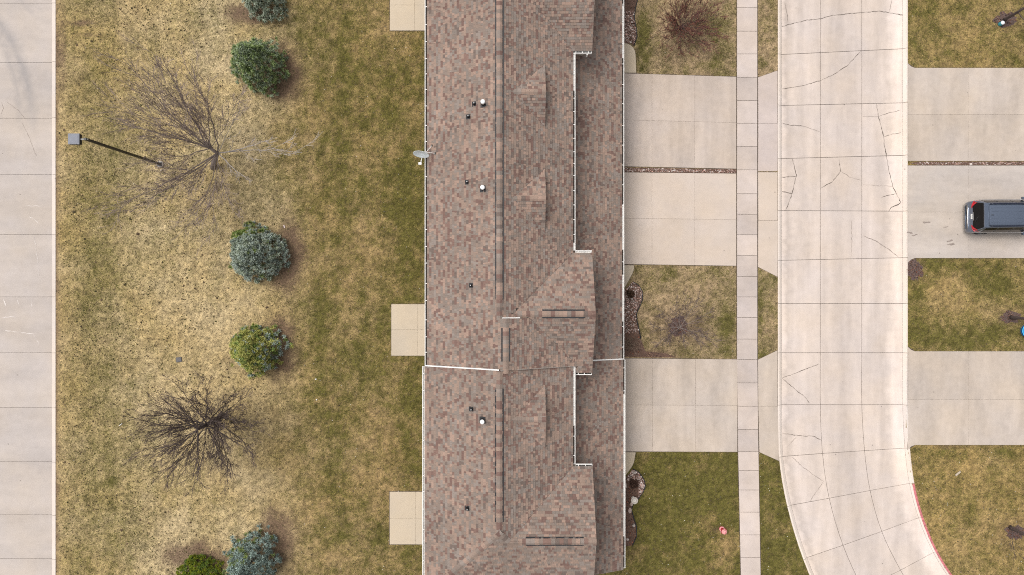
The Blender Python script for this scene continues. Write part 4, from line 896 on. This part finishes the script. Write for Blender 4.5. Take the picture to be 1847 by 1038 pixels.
spruce('evergreen_shrub', 366, 1036, 1.5, .8, 'low spreading yellow-green shrub with a bare brown middle at the bottom edge', [(one, (.10, .135, .012), (.28, .31, .025)), (one, DG, (.22, .29, .03))], 19, None, True, sy=1.1, bare=(.15, .05, .38))

# ------------------------------------------------------------------ bare trees
def bare_tree(name, base_px, leaders, label, bark, twig, seed, trunk, r0=.11, nsub=9, nsub2=6, cat='tree', group=None, twig_r=.006, spread=.55, leafy=None):
    """trunk: photo points with heights; leaders: (start index on trunk, end px, end py, end height, radius)"""
    rr = random.Random(seed); b0 = P3(*base_px); root = empty(name, b0); tag(root, label, cat, group)
    tp = [P3(*q) - b0 for q in trunk]
    MB().tube([Vector((0, 0, -.05))] + tp, [r0 * 1.25] + [r0 * (1 - .45 * i / max(1, len(tp) - 1)) for i in range(len(tp))], 9).build('trunk', bark, root, True)
    def wiggle(a, d, L, n, bend, up):
        pts = [a]; d = d.normalized(); q = Vector((rr.uniform(-1, 1), rr.uniform(-1, 1), rr.uniform(-.5, .8))) * bend
        for i in range(n):
            d = (d + q / n + Vector((rr.uniform(-1, 1), rr.uniform(-1, 1), rr.uniform(-1, 1))) * .085 + Vector((0, 0, up / n))).normalized(); pts.append(pts[-1] + d * (L / n))
        return pts
    leaves = []
    for si, ex, ey, ez, rad in leaders:
        a = tp[si] if isinstance(si, int) else tp[int(si)].lerp(tp[int(si) + 1], si % 1)
        e = P3(ex, ey, ez) - b0; mb = MB(); L = (e - a).length; n = 8; pts = []
        side = Vector((rr.uniform(-1, 1), rr.uniform(-1, 1), 0)) * L * .05; sag = L * rr.uniform(.02, .10)
        for i in range(n + 1):
            t = i / n; pts.append(a.lerp(e, t) + side * math.sin(t * 3.14) - Vector((0, 0, sag * math.sin(t * 3.14))) + (Vector((rr.uniform(-1, 1), rr.uniform(-1, 1), rr.uniform(-1, 1))) * L * .012 if 0 < i < n else Vector()))
        mb.tube(pts, [max(twig_r, rad * (1 - .74 * (i / n) ** .9)) for i in range(n + 1)], 5)
        main = (e - a).normalized()
        for j in range(nsub):
            t = .16 + .80 * (j + rr.random() * .8) / nsub; i = min(int(t * n), n - 1); p0 = pts[i].lerp(pts[i + 1], t * n - i)
            lat = Vector((rr.uniform(-1, 1), rr.uniform(-1, 1), rr.uniform(-.35, .7))); lat = (lat - main * lat.dot(main)).normalized()
            d = main * rr.uniform(.8, 1.0) + lat * rr.uniform(.35, 1.0) * spread * 1.25; l2 = L * rr.uniform(.28, .56) * (1 - .50 * t); r2 = max(twig_r * 1.15, rad * (1 - t) * .48)
            q = wiggle(p0, d, l2, 5, .35, .25); mb.tube(q, [r2, r2 * .8, r2 * .65, max(twig_r, r2 * .45), twig_r, twig_r * .7], 4, 0, False)
            for m_ in range(nsub2):
                t2 = .2 + .8 * rr.random(); i2 = min(int(t2 * 5), 4); p1 = q[i2].lerp(q[i2 + 1], t2 * 5 - i2); dd = (q[i2 + 1] - q[i2]).normalized()
                d2 = dd * .9 + Vector((rr.uniform(-1, 1), rr.uniform(-1, 1), rr.uniform(-.4, .8))) * .6; l3 = l2 * rr.uniform(.25, .6)
                q3 = wiggle(p1, d2, l3, 3, .5, .2); mb.tube(q3, [twig_r, twig_r * .9, twig_r * .75, twig_r * .5], 3, 1, False)
                for _ in range(2):
                    p3 = q3[rr.choice((1, 2))]; d3 = (q3[-1] - q3[0]).normalized() + Vector((rr.uniform(-1, 1), rr.uniform(-1, 1), rr.uniform(-.3, .8))) * .8
                    mb.tube([p3, p3 + d3.normalized() * l3 * rr.uniform(.3, .6)], [twig_r * .75, twig_r * .4], 3, 1, False)
                if leafy: leaves += [q3[-1], q3[2], q3[1]]
        mb.build('branch', [bark, twig], root, False)
    if leafy:
        mb = MB()
        for p_ in leaves:
            if rr.random() > leafy[1]: continue
            s_ = rr.uniform(.012, .026); u = Vector((rr.uniform(-1, 1), rr.uniform(-1, 1), rr.uniform(-.3, .3))).normalized() * s_; v_ = Vector((-u.y, u.x, rr.uniform(-.5, .5) * s_))
            mb.face([p_ - u, p_ + v_ * .6, p_ + u, p_ - v_ * .6])
        o = mb.build('dry_leaves', leafy[0], root); o['kind'] = 'stuff'
    return root
GB_, GT = plain('grey_bark', (.215, .172, .152), .95, 0, .35, 14), plain('mauve_twig', (.29, .225, .20), .95, 0, .3, 10)
DB_, DT = plain('dark_bark', (.075, .057, .050), .95, 0, .35, 14), plain('dark_twig', (.110, .080, .072), .95, 0, .3, 10)
PB_ = plain('pale_bark', (.38, .335, .31), .95, 0, .2, 14)
bare_tree('bare_tree', (384, 303), [(2, 222, 105, 6.6, .05), (2, 292, 98, 6.6, .05), (1, 335, 120, 6.4, .045), (2, 212, 222, 6.0, .045), (2, 246, 172, 6.4, .04), (2, 375, 150, 5.6, .035), (1, 200, 372, 5.4, .045), (1, 232, 384, 4.8, .04), (1, 345, 405, 3.6, .03), (1, 385, 425, 3.4, .025), (2, 255, 290, 5.6, .035), (2, 430, 170, 4.4, .022), (1, 300, 330, 4.8, .03), (1.5, 265, 130, 6.7, .035), (2, 300, 210, 6.6, .03), (2, 180, 180, 6.2, .03), (2, 255, 230, 6.4, .028), (1.5, 320, 160, 6.6, .03), (1, 280, 355, 5.0, .028), (2, 350, 190, 5.6, .025), (1, 420, 380, 2.8, .02)],
          'wide bare grey-brown tree sprawling over the foot of the light pole', GB_, GT, 4, [(386, 292, .7), (392, 277, 1.6), (380, 268, 2.3)], .15, 13, 7, group='bare trees on the back lawn', twig_r=.0088)
o = bpy.data.objects['bare_tree']; bt = bare_tree('bare_tree', (393, 277), [(0, 500, 248, 2.6, .040), (0, 545, 276, 2.4, .030), (0, 452, 328, 2.2, .038), (0, 430, 205, 3.0, .022)], 'x', PB_, PB_, 9, [(393, 276, 1.6)], .03, 6, 4, twig_r=.010)
for ch in list(bt.children):                                  # the pale side limbs belong to the same tree
    if ch.name.startswith('branch'): ch.parent = o; ch.location = bt.location - o.location; ch['label'] = 'pale grey side branch'
    else: bpy.data.objects.remove(ch)
bpy.data.objects.remove(bt)
ld = []
rr_ = random.Random(31); cx, cy = 352, 776
for i in range(40):
    th = i * 2.39996; rad = 50 + 66 * ((i % 5) / 4); hz = 6.6 - rad / 120 * 3.2; ld.append((rr_.choice((1, 2, 2, 3, 3)), cx + math.cos(th) * rad * 1.04 - (118 - rad) * .22, cy + math.sin(th) * rad * .95 + (118 - rad) * .10, hz, rr_.uniform(.026, .042)))
ld += [(0, 448, 766, 1.7, .022), (0, 440, 745, 1.8, .02), (0, 418, 742, 2.0, .018), (0, 430, 772, 1.7, .02), (1, 425, 705, 3.3, .03), (1, 410, 850, 3.4, .03)]
bare_tree('bare_tree', (406, 750), ld, 'round dark bare tree with dense radiating branches below the yellowish spruce', DB_, DT, 23, [(400, 752.5, .5), (385, 760, 1.7), (372, 766, 2.8), (356, 775, 4.0)], .14, 11, 6, group='bare trees on the back lawn', twig_r=.0092)
RT, RB = plain('red_twig', (.150, .062, .052), .95, 0, .35, 10), plain('red_bark', (.085, .050, .045), .95, 0, .3, 12)
ld = []
for i in range(44):
    th = i * 2.39996; rad = 16 + 58 * ((i * .37) % 1) ** .7; ld.append((rr_.choice((0, 1)), 1238 + math.cos(th) * rad, 38 + math.sin(th) * rad * .95, rr_.uniform(1.3, 2.4) - rad / 120, rr_.uniform(.012, .02)))
bare_tree('bare_shrub', (1228, 52), ld, 'reddish brown leafless shrub tree on the top front lawn', RB, RT, 37, [(1228, 51, .25), (1230, 49, .6)], .06, 7, 5, 'shrub', twig_r=.0085, leafy=(plain('russet_leaf', (.20, .075, .045), .9, 0, .4, 8), .8))
ld = [(1, 1262, 538, 2.3, .026), (1, 1285, 562, 2.2, .016), (1, 1190, 560, 2.4, .014), (1, 1178, 590, 2.3, .018), (1, 1215, 548, 2.6, .015), (1, 1238, 622, 2.2, .014), (1, 1203, 618, 2.2, .015), (1, 1298, 618, 2.2, .022), (1, 1268, 600, 2.6, .013), (1, 1180, 625, 2.0, .012), (1, 1240, 530, 2.5, .013), (1, 1270, 622, 1.9, .012)]
bare_tree('bare_tree', (1223, 594), ld, 'small thin bare tree in a dark mulch ring on the front lawn', GB_, plain('mauve_fine_twig', (.115, .080, .078), .95), 41, [(1223.5, 593.5, .4), (1226, 591, 1.0)], .05, 10, 6, group='bare trees on the front lawns', twig_r=.0072)
for bp_, tr, lds, lab, sd_ in (((1812, 36), [(1815, 34, .3), (1836, 22, 1.5), (1858, 8, 2.6)], [(2, 1900, -60, 5.5, .04), (2, 1960, 20, 5.2, .04), (2, 1890, -90, 5.6, .035), (1, 1920, 60, 4.4, .03), (2, 1980, -40, 5.6, .04), (1, 1880, -30, 3.8, .02)], 'bare tree rooted in the purplish mulch at the top right corner', 51),
                               ((1824, 573), [(1827, 573.5, .3), (1850, 575, 1.5), (1872, 577, 2.6)], [(2, 1960, 540, 5.2, .04), (2, 1980, 620, 5.2, .04), (2, 1930, 510, 4.8, .03), (1, 1930, 640, 4.6, .03), (2, 2000, 580, 5.5, .04)], 'bare tree at the right edge on the middle lawn across the street', 52),
                               ((1822, 951), [(1826, 954, .3), (1846, 964, 1.4), (1872, 978, 2.6)], [(2, 1960, 940, 5.2, .04), (2, 1980, 1060, 5.2, .04), (0, 1832, 1010, 1.4, .022), (1, 1900, 1100, 4.4, .03), (2, 2000, 1010, 5.5, .04)], 'bare tree at the right edge on the lower lawn across the street', 53)):
    bare_tree('bare_tree', bp_, lds, lab, plain('plum_bark', (.085, .062, .058), .95, 0, .35, 12), DT, sd_, tr, .10, 7, 4, group='bare trees across the street', twig_r=.006)
ld = []
for i in range(26):
    th = i * 2.39996; rad = 6 + 15 * ((i * .37) % 1); ld.append((0, 1139 + math.cos(th) * rad, 622 + math.sin(th) * rad, rr_.uniform(.5, .9), .008))
bare_tree('dormant_bush', (1138, 622), ld, 'twiggy tan dormant bush at the lower end of the rock bed by the house', plain('tan_twig', (.22, .16, .12), .95), plain('tan_fine_twig', (.26, .19, .145), .95), 61, [(1138, 622, .1)], .05, 6, 3, 'shrub', twig_r=.005)
spruce('dark_bush', 1137, 530, .28, .35, 'small dark brown bush in the upper rock bed by the house', [(one, (.06, .035, .022), (.12, .07, .045))], 63, None, True)
spruce('dark_bush', 1143, 871, .34, .35, 'dark brown withered bush beside the birdbath', [(one, (.055, .032, .024), (.11, .06, .045))], 64, None, True)

# ------------------------------------------------------------------ small things
# fire hydrant
b_ = P3(1301.5, 954); hy = empty('fire_hydrant', b_); tag(hy, 'faded red fire hydrant on the lower front lawn by the sidewalk', 'fire hydrant')
hr = plain('hydrant_red', (.42, .030, .045), .55, 0, .25, 12); hp_ = plain('hydrant_faded_pink', (.70, .30, .30), .6, 0, .2, 12)
MB().lathe([(.15, 0), (.15, .05), (.095, .055), (.09, .5), (.10, .52)], (0, 0, 0), 18).build('barrel', hr, hy, True)
MB().lathe([(.10, .07), (.165, .08), (.165, .12), (.10, .125)], (0, 0, 0), 18).build('base_flange', hp_, hy)
MB().lathe([(.10, .52), (.155, .525), (.155, .57), (.12, .58), (.105, .66), (.06, .70), (.0, .71)], (0, 0, 0), 18).build('bonnet', hp_, hy, False)
MB().lathe([(.03, .70), (.03, .75), (.0, .755)], (0, 0, 0), 5).build('operating_nut', hr, hy)
for a in (0.6, 0.6 + math.pi / 2, 0.6 + math.pi): MB().lathe([(.055, .05), (.055, .15), (.065, .15), (.065, .18), (.03, .185), (.0, .19)], (0, 0, .42), 10, 0, Matrix.Rotation(a, 4, 'Z') @ Matrix.Rotation(math.pi / 2, 4, 'Y')).build('nozzle_cap', hr, hy)
# birdbath
b_ = P3(1142, 899); bb = empty('birdbath', b_); st = plain('cast_stone', (.50, .45, .40), .9, 0, .2, 14); tag(bb, 'small round stone birdbath at the edge of the lower mulch bed', 'birdbath')
MB().lathe([(.14, 0), (.14, .04), (.07, .08), (.055, .3), (.08, .4)], (0, 0, 0), 16).build('pedestal', st, bb, True)
MB().lathe([(.06, .38), (.15, .41), (.215, .47), (.215, .49), (.175, .485), (.13, .45), (.0, .44)], (0, 0, 0), 22).build('bowl', st, bb, True)
MB().lathe([(.0, .475), (.10, .47), (.105, .445)], (0, 0, 0), 14).build('stone', plain('pale_pebble', (.6, .55, .5), .9), bb)
# boulders of the lower bed
for i, (px, py, rx, ry, lab) in enumerate(((1134, 865, .13, .10, 'pale rounded stone nearest the front walk in the lower mulch bed'), (1158, 876, .10, .16, 'pale oblong stone at the outer bulge of the lower mulch bed'), (1145, 853, .14, .09, 'pinkish stone at the top of the lower mulch bed'), (1139, 909, .10, .14, 'tall pale stone just below the birdbath'), (1136, 921, .12, .17, 'grey oblong stone below the birdbath next to the gutter'), (1143, 948, .09, .12, 'small pale stone at the lower bend of the mulch bed'), (1132, 973, .09, .08, 'small pale stone at the bottom end of the mulch bed'), (1128.5, 876, .07, .16, 'pale stone against the gutter in the lower mulch bed'))):
    mb = MB(); rs = random.Random(i + 5)
    prof = [(0, -.02), (1.0, -.01), (1.05, .04), (.85, .10), (.5, .13), (0, .14)]
    for r, z in prof:
        for a in range(10): t_ = a * .6283; j = rs.uniform(.85, 1.12); mb.v.append((rx * r * j * math.cos(t_), ry * r * j * math.sin(t_), z * (rx + ry) * 2.6))
    for q in range(5):
        for a in range(10): c_ = (a + 1) % 10; mb.f.append((q * 10 + a, q * 10 + c_, q * 10 + 10 + c_, q * 10 + 10 + a)); mb.mi.append(0)
    tag(mb.build('boulder', plain('boulder_stone', rs.choice([(.42, .35, .31), (.36, .31, .28), (.44, .34, .30)]), .9, 0, .25, 12), None, False, P3(px, py)), lab, 'stone', 'pale stones in the lower mulch bed')
# irrigation valve box
b_ = P3(323, 649); vb = empty('valve_box', b_, .12); tag(vb, 'dark grey square utility box lid flush in the straw lawn', 'utility box')
MB().box((-.17, -.15, -.02), (.17, .15, .045)).build('rim', plain('box_rim', (.09, .085, .085), .8), vb); MB().box((-.145, -.125, .045), (.145, .125, .055)).build('lid', plain('box_lid', (.115, .108, .108), .75, 0, .15, 20), vb); MB().box((-.03, -.11, .055), (.03, -.085, .062)).build('finger_slot', M['black'], vb)
# blue tub, ornament, scraps
b_ = P3(1852.5, 597); tb = empty('plastic_tub', b_); tag(tb, 'round bright blue plastic tub cut off by the right edge', 'tub')
MB().lathe([(.0, .015), (.36, .015), (.40, .20), (.44, .21), (.45, .19), (.42, .17), (.40, .0)], (0, 0, 0), 30).build('tub_wall', plain('blue_plastic', (.010, .20, .55), .35), tb, True)
MB().lathe([(.405, .212), (.425, .222), (.445, .212)], (0, 0, 0), 30).build('rim', plain('light_blue_rim', (.10, .52, .80), .35), tb, True); MB().lathe([(.0, .02), (.30, .022), (.33, .03)], (0, 0, 0), 24).build('tub_floor', plain('blue_floor', (.02, .30, .66), .35), tb)
b_ = P3(1803, 44.5); gl = empty('garden_globe', b_); tag(gl, 'small white and teal garden ornament by the purplish mulch patch', 'garden ornament')
MB().lathe([(.11, 0), (.13, .06), (.12, .2), (.10, .26)], (0, 0, 0), 16).build('jar', plain('teal_glaze', (.05, .30, .36), .3), gl, True); MB().lathe([(.115, .26), (.12, .29), (.08, .32), (.0, .325)], (0, 0, 0), 16).build('lid', plain('white_glaze', (.75, .76, .80), .35), gl, True)
def scrap(name, px, py, l, w, a, m, lab, cat, h=.03):
    x, y, _ = P3(px, py); mb = MB(); mb.prism([(-l, -w * .6), (l * .7, -w), (l, w * .5), (-l * .8, w)], .035, .035 + h); o = mb.build(name, m); o.location = (x, y, 0); o.rotation_euler = (0, 0, a); tag(o, lab, cat)
scrap('white_stake', 218.5, 766, .14, .016, .7, M['white'], 'thin white stake lying on the lawn near the parking lot', 'stake')
scrap('plant_tag', 513, 409, .10, .03, 1.9, plain('white_pink_tag', (.75, .62, .62), .6), 'small whitish tag at the upper right of the largest spruce', 'tag')
scrap('paper_scrap', 570, 684, .05, .035, .4, M['white'], 'small white paper scrap on the back lawn right of the yellowish spruce', 'paper')
scrap('paper_scrap', 571.5, 721, .045, .03, 1.2, M['white'], 'small white scrap on the back lawn below another scrap', 'paper')
scrap('flat_stone', 1727, 854, .22, .07, .75, plain('tan_stone', (.42, .35, .27), .9, 0, .2, 12), 'pale flat stone on the lower right lawn', 'stone')

# ------------------------------------------------------------------ parked van
cx_, cy_ = 27.60, 4.27
car = empty('parked_van', (cx_, cy_, 0), math.radians(.4)); tag(car, 'dark grey minivan with roof rails parked on a driveway across the street', 'van')
cp, t, b = mat('car_paint', .30, .5); b.inputs['Metallic'].default_value = .75; b.inputs['Coat Weight'].default_value = .9; b.inputs['Coat Roughness'].default_value = .04
fl_ = noise(t, 400, 2, pos(t)); t.links.new(ramp(t, fl_, [(.3, (.125, .155, .215)), (.7, (.165, .200, .270))]), b.inputs['Base Color'])
gls = plain('tinted_glass', (.004, .004, .005), .12, 0, .1, 1, .25); rub = plain('tyre_rubber', (.02, .02, .02), .9); chrome = plain('chrome', (.65, .63, .62), .2, .9, .05, 3); redl = plain('tail_lamp', (.42, .008, .018), .2, 0, .2, 9, .5, .6)
#      x     half   zbot  belt  roofHalf roofZ
ST = [(0.00, .76, .40, .60, .68, .70), (0.02, .84, .34, .64, .76, .76), (0.07, .905, .28, .72, .82, .88), (0.12, .94, .26, .86, .84, 1.00), (.17, .955, .25, .98, .845, 1.12), (.23, .965, .25, 1.02, .79, 1.44), (.29, .97, .25, 1.03, .735, 1.69), (.36, .975, .25, 1.04, .72, 1.735), (.55, .98, .24, 1.04, .715, 1.755), (1.2, .985, .22, 1.04, .72, 1.775), (2.0, .985, .22, 1.03, .715, 1.775), (2.7, .98, .22, 1.01, .70, 1.745), (3.05, .98, .22, 1.0, .68, 1.69), (3.5, .975, .22, .98, .76, 1.36), (3.85, .965, .22, .97, .83, 1.10), (4.2, .95, .22, .92, .80, 1.02), (4.6, .91, .24, .80, .74, .90), (4.82, .82, .28, .70, .66, .78), (4.92, .68, .34, .60, .55, .66)]
def sect(s):
    x, hw, zb, bl, rh, rz = s
    pr = [(0, zb), (hw * .86, zb), (hw * .97, zb + .07), (hw, zb + (bl - zb) * .5), (hw * .985, bl), ((hw * .985 + rh) / 2 + .02, (bl + rz) / 2), (rh + .015, rz - .055), (rh - .03, rz - .012), (rh * .62, rz + .012), (0, rz + .02)]
    return [(x, y, z) for y, z in pr] + [(x, -y, z) for y, z in reversed(pr[1:-1])]
V = []; F = []; m_ = len(sect(ST[0]))
for s_ in ST: V += sect(s_)
for i in range(len(ST) - 1):
    for a in range(m_): c_ = (a + 1) % m_; F.append((i * m_ + a, (i + 1) * m_ + a, (i + 1) * m_ + c_, i * m_ + c_))
F += [tuple(reversed(range(m_))), tuple((len(ST) - 1) * m_ + a for a in range(m_))]
bd = mobj('body', V, F, cp, car, True)
def stat(x):
    for a, c_ in zip(ST[:-1], ST[1:]):
        if a[0] <= x <= c_[0]: t_ = (x - a[0]) / (c_[0] - a[0]); return tuple(a[i] + (c_[i] - a[i]) * t_ for i in range(6))
def side_glass(x0, x1, s):
    mb = MB(); n = 8; L_ = []
    for i in range(n + 1):
        x = x0 + (x1 - x0) * i / n; q = sect(stat(x)); lo, mi_, hi = Vector(q[4]), Vector(q[5]), Vector(q[6])
        nrm = Vector((0, .9, .42)) * .012; row = [lo.lerp(mi_, .12) + nrm, mi_ + nrm, mi_.lerp(hi, .80) + nrm]; L_.append([Vector((v.x, v.y * s, v.z)) for v in row])
    for i in range(n):
        for j in range(2): mb.face([L_[i][j], L_[i + 1][j], L_[i + 1][j + 1], L_[i][j + 1]])
    mb.build('side_window', gls, car)
for s in (1, -1):
    for x0, x1 in ((.46, 1.12), (1.18, 2.05), (2.11, 2.95)): side_glass(x0, x1, s)
# rear window and windscreen follow the body's end sections
def end_glass(xs, name, f, off):
    mb = MB(); L_ = []
    for x in xs:
        hw, zt = stat(x)[4], stat(x)[5]; yy = [-hw * f, -hw * f * .7, -hw * .35, 0, hw * .35, hw * f * .7, hw * f]; L_.append([(x + off, y, zt + .035 - .04 * (abs(y) / hw) ** 2) for y in yy])
    for i in range(len(L_) - 1):
        for j in range(6): mb.face([L_[i][j], L_[i + 1][j], L_[i + 1][j + 1], L_[i][j + 1]])
    return mb.build(name, gls, car, True)
end_glass([.105, .14, .17, .20, .23, .26, .285], 'rear_window', .97, -.022); end_glass([3.08, 3.25, 3.5, 3.7, 3.83], 'windscreen', .94, .012)
MB().box((.245, -.70, 1.715), (.50, .70, 1.765)).build('spoiler', cp, car)
for s in (1, -1):
    mb = MB(); mb.v = []; pts = [(.060, .50 * s, .92), (.075, .72 * s, .95), (.13, .88 * s, 1.03), (.28, .925 * s, 1.10), (.33, .885 * s, 1.26), (.20, .80 * s, 1.22), (.11, .66 * s, 1.06)]
    mb.face([(x - .03, y * 1.02, z) for x, y, z in pts]); mb.face([(x + .05, y, z - .03) for x, y, z in pts][::-1])
    for i in range(7): j = (i + 1) % 7; a, c_ = pts[i], pts[j]; mb.face([(a[0] - .03, a[1] * 1.02, a[2]), (c_[0] - .03, c_[1] * 1.02, c_[2]), (c_[0] + .05, c_[1], c_[2] - .03), (a[0] + .05, a[1], a[2] - .03)])
    mb.build('tail_lamp', redl, car)
    pts = [(.58, .66 * s, 1.80), (.75, .67 * s, 1.835), (1.6, .675 * s, 1.85), (2.4, .665 * s, 1.835), (2.65, .655 * s, 1.79)]
    MB().tube(pts, .036, 6).build('roof_rail', plain('navy_black', (.012, .014, .030), .35), car, True)
    MB().tube([(.42, .985 * s, 1.035), (1.2, 1.0 * s, 1.045), (2.0, 1.0 * s, 1.035), (3.2, .985 * s, 1.0)], .012, 5).build('chrome_strip', chrome, car)
    mb = MB(); mb.box((2.98, min(.98 * s, 1.14 * s), 1.0), (3.10, max(.98 * s, 1.14 * s), 1.16)); mb.build('mirror', cp, car)
    for x in (.98, 3.92):
        wm = Matrix.Translation((x, .90 * s, .34)) @ Matrix.Rotation(math.pi / 2 * s, 4, 'X'); tw = MB().lathe([(.20, -.11), (.30, -.11), (.34, -.07), (.34, .07), (.30, .11), (.20, .11)], (0, 0, 0), 22, 0, wm); tw.build('wheel', rub, car)
        MB().lathe([(.0, -.09), (.07, -.095), (.20, -.08), (.215, -.11)], (0, 0, 0), 18, 0, wm).build('rim', chrome, [c for c in car.children if c.name.startswith('wheel')][-1])
MB().tube([(-.012, -.66, .66), (-.035, -.4, .672), (-.04, 0, .675), (-.035, .4, .672), (-.012, .66, .66)], .022, 6).build('bumper_trim', chrome, car, True)
MB().box((.045, -.155, .86), (.062, .155, .98)).build('licence_plate', plain('plate_white', (.80, .80, .78), .4), car)
MB().box((.075, -.24, 1.0), (.10, .24, 1.035)).build('tailgate_handle', chrome, car)
MB().tube([(.62, 0, 1.79), (.70, 0, 1.835), (.80, 0, 1.80)], [.012, .022, .01], 6).build('antenna', M['black'], car)
MB().tube([(.20, .02, 1.36), (.12, -.35, 1.14)], .010, 5).build('wiper', M['black'], car)
for y in (-.42, -.21, .0, .21, .42): MB().box((.62 if y else .9, y - .012, 1.772), (2.5, y + .012, 1.797)).build('roof_rib', cp, car)
MB().box((.508, -.66, 1.775), (.520, .66, 1.782)).build('roof_seam', M['black'], car)
